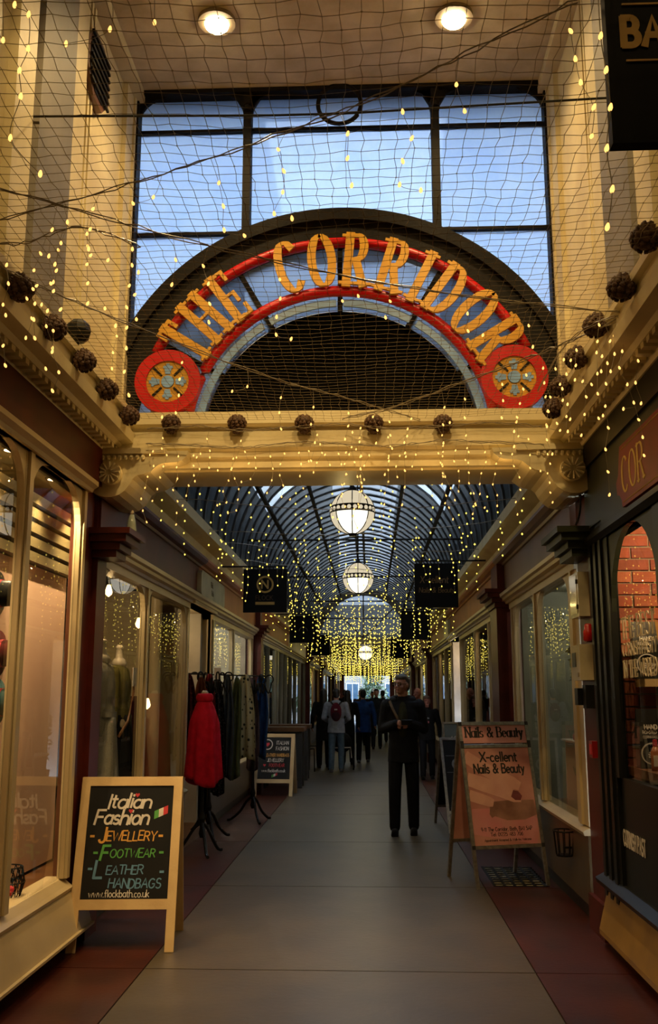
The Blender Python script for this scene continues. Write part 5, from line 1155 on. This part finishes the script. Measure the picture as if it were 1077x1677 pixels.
SC = [(308, 10.45, .15, 1.00, fabric('scarf_wine', (.07, .008, .010), (.16, .05, .03), 26.), 'wine red dotted scarf hanging nearest the shop window'), (326, 10.55, .15, .95, fabric('scarf_rust', (.17, .045, .012)), 'rust orange scarf on the stand behind the poncho'),
      (343, 10.85, .14, 1.0, fabric('scarf_crimson', (.16, .008, .012)), 'crimson scarf beside the rust scarf'), (357, 11.1, .14, 1.25, fabric('scarf_black', (.010, .010, .012), (.10, .09, .08), 34.), 'black scarf with small pale dots'),
      (371, 11.5, .13, 1.2, fabric('scarf_slate', (.035, .045, .055)), 'slate blue scarf between the black and olive scarves'), (386, 11.9, .14, 1.15, fabric('scarf_olive', (.075, .085, .03)), 'olive green scarf beside the cream patterned one'),
      (402, 12.0, .20, 1.02, fabric('scarf_cream', (.40, .34, .18), (.02, .025, .02), 15.), 'cream scarf with black leaf pattern'), (413, 12.35, .13, 1.1, fabric('scarf_mauve', (.13, .085, .09)), 'mauve brown scarf behind the cream patterned one'),
      (425, 12.5, .17, 1.05, fabric('scarf_blue', (.012, .045, .13)), 'royal blue scarf at the end of the stand')]
for i, (px, yy, wd, L, m_, lb) in enumerate(SC):
    p = atY(px, 1108 + (i % 2) * 5, yy); sd = i * 1.7
    t = thing('scarf', lb, 'scarf', p, .15 * sin(sd), 'scarves on the stands')
    def sf(u, v, q=0):
        k = .35 + .65 * min(1, v * 2.2) ** .7; x = (u - .5) * wd * 2 * k * .62
        return (x + .02 * sin(v * 3 + sd), q + .035 * min(1, v * 4) * sin(u * 17 + sd + v * 1.5) * .8 + .01 * sin(v * 7), -L * v - .05 * (1 - abs(2 * u - 1)) * (1 if i % 2 else -1) * v + .03 * (1 - (2 * u - 1) ** 2) * (1 - v))
    solid(B().grid(sf, 26, 18).build('front_fall', m_, t, True), .004); solid(B().grid(lambda u, v: sf(1 - u, v * .85, .06), 20, 14).build('back_fall', m_, t, True), .004)
tag(B().obb(atY(356, 1103, 10.95), .075, .004, .13).build('price_card', P_WHITE), 'white price card pinned to the black dotted scarf', 'card')
# counter tables, chairs
GREYW = mat('grey_timber', (.035, .034, .030), .6, noise=5.)
for i, (x, y) in enumerate(((-1.50, 16.9), (-1.50, 18.4))):
    t = thing('planter_table', ['tall wooden-topped counter behind the second chalk board', 'tall dark counter beyond the wooden-topped one'][i], 'counter', (x, y, 0))
    B().box(-.38, .38, -.30, .30, .93, 1.0).build('table_top', WOODB, t)
    for a in (-.34, .27):
        for c in (-.26, .19): B().box(a, a + .07, c, c + .07, 0, .93).build('leg', GREYW, t)
    for k in range(6): B().box(-.33, .33, -.25, -.235, .12 + k * .13, .24 + k * .13).build('slat', GREYW, t)
    B().box(-.33, .33, .235, .25, .12, .90).build('back_panel', GREYW, t)
for i, (x, y) in enumerate(((-1.42, 19.4), (-1.40, 20.4), (-1.45, 21.6))):
    t = thing('cafe_chair', ['black slatted cafe chair, nearest beyond the counters', 'black slatted cafe chair, middle of the three beyond the counters', 'black slatted cafe chair, farthest beyond the counters'][i], 'chair', (x, y, 0), .3 * i)
    B().box(-.2, .2, -.2, .2, .44, .46).build('seat', IRON, t)
    for a in (-.19, .19):
        B().tube([(a, -.19, .44), (a, -.23, 0)], .012, 6).build('leg', IRON, t); B().tube([(a, .23, 0), (a, .19, .44), (a, .22, .88)], .012, 6).build('leg', IRON, t)
    for k in range(5): B().box(-.19, .19, .195 + k * .004, .21 + k * .004, .52 + k * .075, .56 + k * .075).build('back_slat', IRON, t)

# ================================================================== BOXES ON THE RIGHT PILASTER
def wall_box(name, label, cat, px0, px1, py0, py1, d, m_, y0=6.56, y1=6.84):
    z1, z0 = atX(px0, py0, 1.46).z * 0 + atY((px0 + px1) / 2, py0, 6.62).z, atY((px0 + px1) / 2, py1, 6.62).z
    t = thing(name, label, cat, (sx(1, 0.012), (y0 + y1) / 2, z0)); O = t.location.copy(); b = B(O); sbox(b, 1, .012, d, y0, y1, z0, z1); b.build('case', m_, t); return t, O, z0, z1
PLAST = mat('cream_plastic', (.52, .44, .28), .35, noise=4.)
t, O, z0, z1 = wall_box('meter_cabinet', 'cream metal cabinet high on the right pilaster', 'cabinet', 935, 960, 938, 1010, .085, mat('cream_enamel', (.46, .40, .27), .25, noise=4., coat=.4))
b = B(O); [sbox(b, 1, .085, .095, 6.575, 6.595, z, z + .03) for z in (z0 + .05, z1 - .08)]; b.build('hinges', IRON, t); sbox(B(O), 1, .085, .089, 6.60, 6.82, z0 + .02, z1 - .02).build('door', mat('cream_enamel_door', (.50, .43, .28), .2, noise=4., coat=.5), t)
z = atY(957, 1036, 6.55).z; t = thing('alarm_bell', 'small red alarm beacon on the right pilaster', 'alarm', (1.47, 6.56, z - .06))
B().lathe([(.028, 0), (.036, .01), (.036, .07), (.026, .085), (.026, .11), (.018, .12)], (0, 0, 0), 16).build('beacon', mat('red_plastic', (.42, .008, .006), .25, noise=5.), t, True); B().box(-.01, .03, -.03, .03, -.004, .0).build('bracket', IRON, t)
t, O, z0, z1 = wall_box('intercom', 'cream intercom box with dark screen below the red alarm', 'intercom', 943, 968, 1056, 1114, .10, PLAST, 6.54, 6.80); sbox(B(O), 1, .10, .104, 6.66, 6.77, z0 + .09, z1 - .05).build('screen', BLACK, t); sbox(B(O), 1, .10, .108, 6.58, 6.61, z0 + .02, z0 + .05).build('button', ALU, t)
t, O, z0, z1 = wall_box('bracket_lamp', 'black bracket box below the intercom', 'box', 948, 968, 1122, 1160, .07, BLACK, 6.55, 6.64); sbox(B(O), 1, .03, .10, 6.66, 6.76, z0 + .02, z1 - .02).build('cowl', BLACK, t)
t, O, z0, z1 = wall_box('call_point', 'small red call point low on the right pilaster', 'call point', 955, 968, 1213, 1240, .05, mat('red_call_point', (.30, .01, .008), .3, noise=5.), 6.53, 6.62); sbox(B(O), 1, .05, .054, 6.545, 6.605, z0 + .02, z1 - .02).build('face', P_REDP, t)
cb = tag(B().tube(catmull([(1.43, 6.47, 3.0), (1.44, 6.47, 2.80), (1.42, 6.46, 2.70), (1.40, 6.46, 2.66), (1.43, 6.46, 2.75), (1.45, 6.46, 2.95)], 5), .006, 5).build('loose_cable', BLACK), 'loop of loose black cable below the right bracket', 'cable')
# pale glass cone on the left pilaster cap
t = thing('glass_cone', 'pale blue glass cone light on the dark red left capital', 'lamp', (-1.66, 6.55, 2.64)); B().lathe([(.034, 0), (.036, .02), (.028, .08), (.016, .13)], (0, 0, 0), 14).build('glass', mat('pale_glass', (.36, .42, .36), .15, noise=6.), t, True); B().lathe([(.014, .13), (.018, .14), (.01, .16)], (0, 0, 0), 10).build('tip', ALU, t)

# ================================================================== IN THE WINDOWS
# left near window
def hat(x, y, z, m_, lb):
    t = thing('hat', lb, 'hat', (x, y, z)); M = Matrix.Rotation(pi / 2, 3, 'Y'); B().lathe([(.13, 0), (.135, .008), (.08, .014), (.075, .09), (.05, .105), (.01, .11)], (0, 0, 0), 20, M).build('crown_and_brim', m_, t, True); B().ring(.078, .082, 0, 2 * pi, lambda u, v, w_: (w_, u, v), .018, .04, 20).build('band', P_REDP, t)
for px, py, m_, lb in ((-6, 972, BLACK, 'round black hat on the pink backdrop'), (-4, 1070, cloth('red_felt', (.09, .010, .010)), 'red and black hat on the pink backdrop'), (-6, 1150, cloth('teal_felt', (.03, .09, .10)), 'teal hat on the pink backdrop')):
    p = atX(px, py, -2.195); hat(p.x, p.y, p.z, m_, lb)
p = atZ(28, 1488, .405); wbk = thing('wire_basket', 'black wire basket on the floor of the nearest left window', 'basket', (-2.05, 5.60, .405))
b = B()
for k in range(14):
    a = 2 * pi * k / 14; b.tube([(.075 * cos(a), .075 * sin(a), .0), (.10 * cos(a + .3), .10 * sin(a + .3), .09), (.085 * cos(a), .085 * sin(a), .17)], .003, 4); b.tube([(.075 * cos(a), .075 * sin(a), .0), (.10 * cos(a - .3), .10 * sin(a - .3), .09), (.085 * cos(a), .085 * sin(a), .17)], .003, 4)
for r_, z in ((.075, 0), (.10, .09), (.085, .17)): b.tube([(r_ * cos(2 * pi * k / 20), r_ * sin(2 * pi * k / 20), z) for k in range(21)], .004, 4)
b.build('wire_frame', IRON, wbk); B().ball((0, 0, .04), (.05, .05, .035), 10, 6).build('red_filling', P_REDP, wbk)
# dressed forms in the second left window
def form(loc, coat_m, skirt_m, lb, belt=None, rz=0.):
    t = thing('dressed_mannequin', lb, 'mannequin', loc, rz)
    B().lathe([(.12, 0), (.12, .02), (.02, .04), (.018, .5)], (0, 0, 0), 14).build('stand', IRON, t)
    b = B(); b.ball((0, 0, 1.02), (.17, .11, .22), 14, 10); b.ball((0, 0, .80), (.15, .11, .2), 14, 10)
    for sg in (-1, 1): b.caps((sg * .17, 0, 1.16), (sg * .22, -.02, .75), .055, .045)
    remesh(b.build('top', coat_m, t), .014)
    solid(B().grid(lambda u, v: ((.145 + .06 * v + .012 * sin(u * 38)) * cos(2 * pi * u), (.115 + .05 * v + .012 * sin(u * 38)) * sin(2 * pi * u), .80 - .55 * v), 40, 10).build('skirt', skirt_m, t, True), .006)
    B().lathe([(.055, 1.20), (.07, 1.235), (.05, 1.27), (.032, 1.285), (.028, 1.36), (.036, 1.375), (.02, 1.395)], (0, 0, 0), 14).build('neck_cap', bpy.data.materials['ivory'], t, True)
    if belt: B().ring(.155, .165, 0, 2 * pi, lambda u, v, w_: (u, v * .76, w_), .80, .84, 28).build('belt', belt, t)
    return t
TWEED = fabric('grey_tweed', (.22, .20, .15), (.08, .07, .05), 140.)
form((-2.07, 7.42, .562), TWEED, TWEED, 'mannequin in belted grey tweed coat in the second left window', TWEED, pi / 2)
t = form((-2.17, 8.32, .562), cloth('moss_knit', (.13, .11, .025)), BLK, 'mannequin in moss green jumper with white collar in the second left window', None, pi / 2)
B().tube([(.10, -.10, 1.19), (.03, -.13, 1.0), (-.10, -.12, .75), (-.16, -.06, .62)], .012, 5).build('bag_strap', mat('tan_leather', (.30, .13, .04), .5, noise=9.), t); B().obb((.06, -.125, 1.12), .12, .01, .16).build('swing_card', P_WHITE, t); remesh(B().ball((0, 0, .72), (.16, .125, .12), 12, 8).build('white_top_hem', mat('ivory_silk', (.55, .46, .32), .6, noise=9.), t), .014)
for px, py, yy in ((241, 1152, 8.6), (178, 967, 7.5), (227, 1020, 8.6)):
    p = atY(px, py, yy); t = thing('pendant_bulb', 'bare hanging bulb in the second left window, %s' % {1152: 'lowest, beside the mullion', 967: 'highest, beside the dark red pilaster', 1020: 'between the other two'}[py], 'bulb', p, 0, 'bare bulbs in the left window')
    B().lathe([(.004, -.05), (.026, -.03), (.030, -.01), (.018, .03), (.012, .045)], (0, 0, 0), 14).build('bulb', emit('filament_bulb', (1., .62, .25), 7., False), t, True); B().tube([(0, 0, .045), (0, 0, 2.59 - p.z)], .004, 4).build('flex', BLACK, t)
for i, (x, y, c) in enumerate(((-2.25, 9.0, (.05, .006, .010)), (-2.55, 9.3, (.035, .006, .008)), (-2.3, 9.75, (.07, .008, .008)))):
    t = thing('hanging_dress', 'dark red dress hanging in the second left window, %s from the mullion' % ORD[i], 'dress', (x, y, .6), .4 * i, 'dark red dresses in the left window')
    solid(B().grid(lambda u, v: ((.07 + .10 * v + .012 * sin(u * 44 + i)) * cos(2 * pi * u), (.05 + .07 * v + .012 * sin(u * 44)) * sin(2 * pi * u), .92 - .88 * v), 36, 8).build('dress', cloth('dark_red_cloth', c), t, True), .005); B().tube([(0, 0, .9), (0, 0, 1.0)], .004, 4).build('hook', ALU, t)
# small Christmas tree in the third left window
def leafy(t, n_, f, size, m_, name='foliage', seed=1):
    q = random.Random(seed); b = B()
    for k in range(n_):
        c = Vector(f(q)); d = Vector((q.uniform(-1, 1), q.uniform(-1, 1), q.uniform(-.6, .8))).normalized(); e = d.cross(Vector((q.uniform(-1, 1), q.uniform(-1, 1), q.uniform(-1, 1)))).normalized(); s_ = size * q.uniform(.6, 1.3)
        b.add([c - d * s_, c + e * s_ * .35, c + d * s_, c - e * s_ * .35, c + d.cross(e) * s_ * .12], [(0, 1, 4), (1, 2, 4), (2, 3, 4), (3, 0, 4)])
    o = b.build(name, m_, t); o['kind'] = 'stuff'; return o
LEAF = mat('fir_green', (.035, .06, .018), .6, noise=9.); GILT = mat('gilt_bauble', (.5, .3, .06), .25, .8, noise=9.)
tr_ = thing('christmas_tree', 'small decorated Christmas tree in the white left window', 'tree', (-2.2, 12.4, .565))
leafy(tr_, 900, lambda q: (lambda h, a: ((.36 * (1 - h) * (q.random() ** .5)) * cos(a) * 1.0, (.36 * (1 - h) * (q.random() ** .5)) * sin(a), .15 + 1.45 * h))(q.random() ** 1.3, q.uniform(0, 2 * pi)), .05, LEAF, seed=4)
B().tube([(0, 0, 0), (0, 0, 1.5)], .02, 6).build('trunk', WOODB, tr_)
q = random.Random(9)
for k in range(26):
    h = q.random() ** 1.2; a = q.uniform(0, 2 * pi); r_ = .36 * (1 - h); B().ball((r_ * cos(a), r_ * sin(a), .17 + 1.42 * h), .022, 8, 6).build('bauble', GILT if k % 3 else P_PINK, tr_, True)
# right windows: wreath tree, counter bottles, green figure
wr_ = thing('hanging_wreath', 'leafy gilt wreath hanging in the pale green right window', 'wreath', (1.75, 8.15, 1.80))
leafy(wr_, 420, lambda q: (lambda a, r_: (q.uniform(-.05, .05), r_ * cos(a), r_ * sin(a)))(q.uniform(0, 2 * pi), q.uniform(.10, .22)), .05, mat('bronze_leaf', (.10, .08, .02), .5, noise=8.), seed=3); B().tube([(0, 0, .2), (0, 0, .79)], .003, 4).build('cord', BLACK, wr_)
ct = thing('salon_shelf', 'glass shelf of nail varnish in the pale green right window', 'shelf', (1.80, 8.1, 1.15)); B().box(-.12, .12, -.7, .7, -.015, 0).build('shelf', WHITE, ct)
for sg in (-.6, .6): B().box(-.10, .10, sg - .01, sg + .01, -.65, -.015).build('support', WHITE, ct)
q = random.Random(2)
for k in range(14):
    t = thing('varnish_bottle', 'nail varnish bottle on the salon shelf, %s from the near end' % ORD[k], 'bottle', (1.76 + .05 * (k % 2), 7.5 + k * .088, 1.1505), 0, 'nail varnish bottles'); B().lathe([(.018, 0), (.02, .01), (.02, .04), (.010, .05)], (0, 0, 0), 10).build('bottle', mat('varnish_%d' % k, (q.uniform(.2, .6), q.uniform(.05, .3), q.uniform(.05, .3)), .2, noise=8.), t, True); B().lathe([(.009, .05), (.008, .085), (.004, .088)], (0, 0, 0), 8).build('cap', BLACK, t)
gfig = thing('green_display_tree', 'tall bright green cut-out plant display in the third right window', 'display', (1.72, 12.7, .505))
GRN = mat('bright_green', (.02, .30, .06), .5, noise=6.)
for pts in ([(0, 0, 0), (0, .05, .5), (0, -.05, .9), (0, .03, 1.35)], [(0, 0, .05), (0, -.12, .4), (0, -.16, .8)], [(0, 0, .1), (0, .14, .5), (0, .20, .75)], [(0, 0, .7), (0, -.14, 1.0), (0, -.10, 1.3)]): B().tube(catmull(pts, 4), .024, 6, r2=.014).build('stem', GRN, gfig)
for k in range(16):
    a = k * 2.4; h = .15 + k * .08; c = Vector((.02 * sin(k), .12 * sin(a), h)); B().ball(c, (.02, .075, .035), 8, 6, Matrix.Rotation(a * .5, 3, 'X')).build('leaf', GRN, gfig, True)
B().lathe([(.12, 0), (.12, .03), (.02, .05)], (0, 0, 0), 12).build('base', WHITE, gfig)
form((1.85, 11.55, .505), cloth('plum_dress', (.05, .012, .012)), cloth('plum_skirt', (.04, .01, .01)), 'mannequin in dark plum dress in the third right window', None, -pi / 2)
form((1.85, 14.6, .505), cloth('rust_dress', (.14, .03, .02)), cloth('rust_skirt', (.10, .02, .015)), 'mannequin in rust dress in the third right window beside the doorway', None, -pi / 2)
tr2 = thing('potted_plant', 'leafy plant on the pale reveal of the right doorway', 'plant', (1.72, 16.5, .0)); leafy(tr2, 160, lambda q: (q.uniform(-.1, .1), q.uniform(-.1, .1), q.uniform(.45, 1.2)), .07, LEAF, seed=7); B().lathe([(.10, 0), (.13, .3), (.11, .3)], (0, 0, 0), 14).build('pot', WOODB, tr2); B().tube([(0, 0, .25), (0, 0, 1.1)], .014, 5).build('stem', WOODB, tr2)
# pasty shop window
shf = thing('window_shelf', 'pale wooden shelf in front of the brick wall', 'shelf', (1.72, 5.92, 1.575)); B().box(-.10, .5, -.10, .12, 0, .045).build('board', PINE, shf); B().box(.3, .34, -.05, .10, -.12, 0).build('bracket', IRON, shf)
COFB = mat('coffee_bag_black', (.014, .013, .012), .35, noise=8.); KRAFT = mat('kraft_orange', (.46, .22, .05), .5, noise=8.)
for i, (x, y, z) in enumerate(((1.645, 5.88, 1.621), (1.635, 5.86, 1.106))):
    t = thing('coffee_bag', ['black coffee bag with white swirl on the wooden shelf', 'black coffee bag with white swirl below the wooden shelf'][i], 'coffee bag', (x, y, z), 0., 'coffee bags in the pasty shop')
    B().add([(-.07, -.04, 0), (.07, -.04, 0), (.07, .04, 0), (-.07, .04, 0), (-.075, -.035, .2), (.075, -.035, .2), (.075, .035, .2), (-.075, .035, .2), (-.07, -.004, .34), (.07, -.004, .34), (.07, .004, .34), (-.07, .004, .34)],
             [(0, 3, 2, 1), (0, 1, 5, 4), (1, 2, 6, 5), (2, 3, 7, 6), (3, 0, 4, 7), (4, 5, 9, 8), (5, 6, 10, 9), (6, 7, 11, 10), (7, 4, 8, 11), (8, 9, 10, 11)]).build('bag', COFB, t)
    b = B(); b.ring(.055, .062, 0, 2 * pi, lambda u, v, w_: (u, w_, .085 + v), -.046, -.042, 24)
    for k in range(4): b.ring(.012 + .011 * k, .019 + .011 * k, radians(200 + 20 * k), radians(345), lambda u, v, w_: (u * 1.0, w_, .10 + v), -.046, -.042, 12)
    letters(b, 'HAND', (-.035, -.043, .225), (1, 0, 0), (0, .19, .98), (0, -1, 0), .024, .26, .14); letters(b, 'ROASTED', (-.045, -.039, .198), (1, 0, 0), (0, .19, .98), (0, -1, 0), .018, .2, .12, xs=.85); letters(b, 'CORNWALL', (-.045, -.040, .172), (1, 0, 0), (0, 0, 1), (0, -1, 0), .014, .16, .12); b.build('print', P_WHITE, t)
    k_ = thing('kraft_packet', ['tall orange packet beside the upper coffee bag', 'tall orange packet beside the lower coffee bag'][i], 'packet', (x + .115, y + .05, z)); B().add([(-.035, -.03, 0), (.035, -.03, 0), (.035, .03, 0), (-.035, .03, 0), (-.03, -.003, .36), (.015, -.003, .30), (.015, .003, .30), (-.03, .003, .36)], [(0, 3, 2, 1), (0, 1, 5, 4), (1, 2, 6, 5), (2, 3, 7, 6), (3, 0, 4, 7), (4, 5, 6, 7)]).build('packet', KRAFT, k_); B().box(-.01, .01, -.036, -.024, .05, .12).build('label_strip', P_WHITE, k_)
wd = thing('window_ledge', 'dark wooden ledge inside the pasty shop window', 'ledge', (1.85, 5.6, .905)); B().box(-.30, .7, -.5, .45, .15, .20).build('board', WOODB, wd); B().box(-.28, .66, -.45, .40, 0, .15).build('riser', BLACK, wd)
for i, (x, y, m_, h) in enumerate(((1.61, 5.66, P_REDP, .17), (1.66, 5.58, mat('brown_sauce', (.16, .05, .02), .3, noise=8.), .20), (1.62, 5.46, P_REDP, .17))):
    t = thing('sauce_bottle', ['red-capped sauce bottle, nearest the brick wall', 'brown sauce bottle behind the red-capped ones', 'red-capped sauce bottle nearest the camera'][i], 'bottle', (x, y, 1.106), 0, 'sauce bottles'); B().lathe([(.026, 0), (.028, .02), (.028, h * .6), (.012, h * .8)], (0, 0, 0), 12).build('bottle', mat('sauce_%d' % i, (.40, .14, .06) if i != 1 else (.3, .2, .12), .25, noise=8.), t, True); B().lathe([(.014, h * .8), (.013, h), (.004, h * 1.02)], (0, 0, 0), 10).build('cap', m_, t); B().box(-.02, .02, -.031, -.027, h * .15, h * .5).build('label_patch', P_WHITE, t)
t = thing('pump_dispenser', 'black pump dispenser among the sauce bottles', 'dispenser', (1.68, 5.72, 1.106)); B().lathe([(.035, 0), (.035, .15), (.02, .18), (.008, .20), (.008, .27)], (0, 0, 0), 14).build('bottle', BLACK, t, True); B().obb((.01, 0, .275), .09, .02, .018).build('pump_head', BLACK, t)
t = thing('menu_box', 'dark blue printed box beside the sauce bottles', 'box', (1.72, 5.45, 1.106)); B().box(-.05, .10, -.03, .03, 0, .24).build('box', mat('navy_card', (.012, .018, .07), .4, noise=8.), t); B().box(-.03, .0, -.033, -.03, .03, .09).build('label_patch', P_WHITE, t)
t = thing('herb_pot', 'green herb in a pot behind the coffee bags', 'plant', (1.94, 5.82, 1.106)); leafy(t, 260, lambda q: (q.uniform(-.09, .09), q.uniform(-.09, .09), .16 + q.uniform(0, .16)), .03, mat('herb_green', (.10, .20, .04), .6, noise=9.), seed=8); B().lathe([(.05, 0), (.065, .11), (.055, .11)], (0, 0, 0), 12).build('pot', KRAFT, t); B().tube([(0, 0, .1), (0, 0, .25)], .008, 5).build('stem', LEAF, t)
# hand basket by the right stall riser
t = thing('hand_basket', 'dark wire basket at the foot of the pale green right shop', 'basket', (1.425, 7.50, 0.12)); b = B()
for k in range(10):
    a = 2 * pi * k / 10; b.tube([(.06 * cos(a), .08 * sin(a), .25), (.075 * cos(a), .10 * sin(a), .42)], .004, 4)
b.tube([(.075 * cos(2 * pi * k / 20), .10 * sin(2 * pi * k / 20), .42) for k in range(21)], .006, 5); b.build('wires', IRON, t); B().lathe([(.06, .24), (.06, .252)], (0, 0, 0), 12).build('tray', IRON, t); B().tube([(0, 0, .30), (.10, 0, .30)], .008, 6).build('bracket', IRON, t)
# far street: fir tree
st_ = thing('street_tree', 'dark Christmas tree in the street at the far end', 'tree', (.2, 68., 0)); leafy(st_, 1200, lambda q: (lambda h, a: (1.3 * (1 - h) * (q.random() ** .5) * cos(a), 1.3 * (1 - h) * (q.random() ** .5) * sin(a), .5 + 5. * h))(q.random() ** 1.3, q.uniform(0, 2 * pi)), .22, LEAF, seed=14); B().tube([(0, 0, 0), (0, 0, 5)], .08, 6).build('trunk', WOODB, st_)
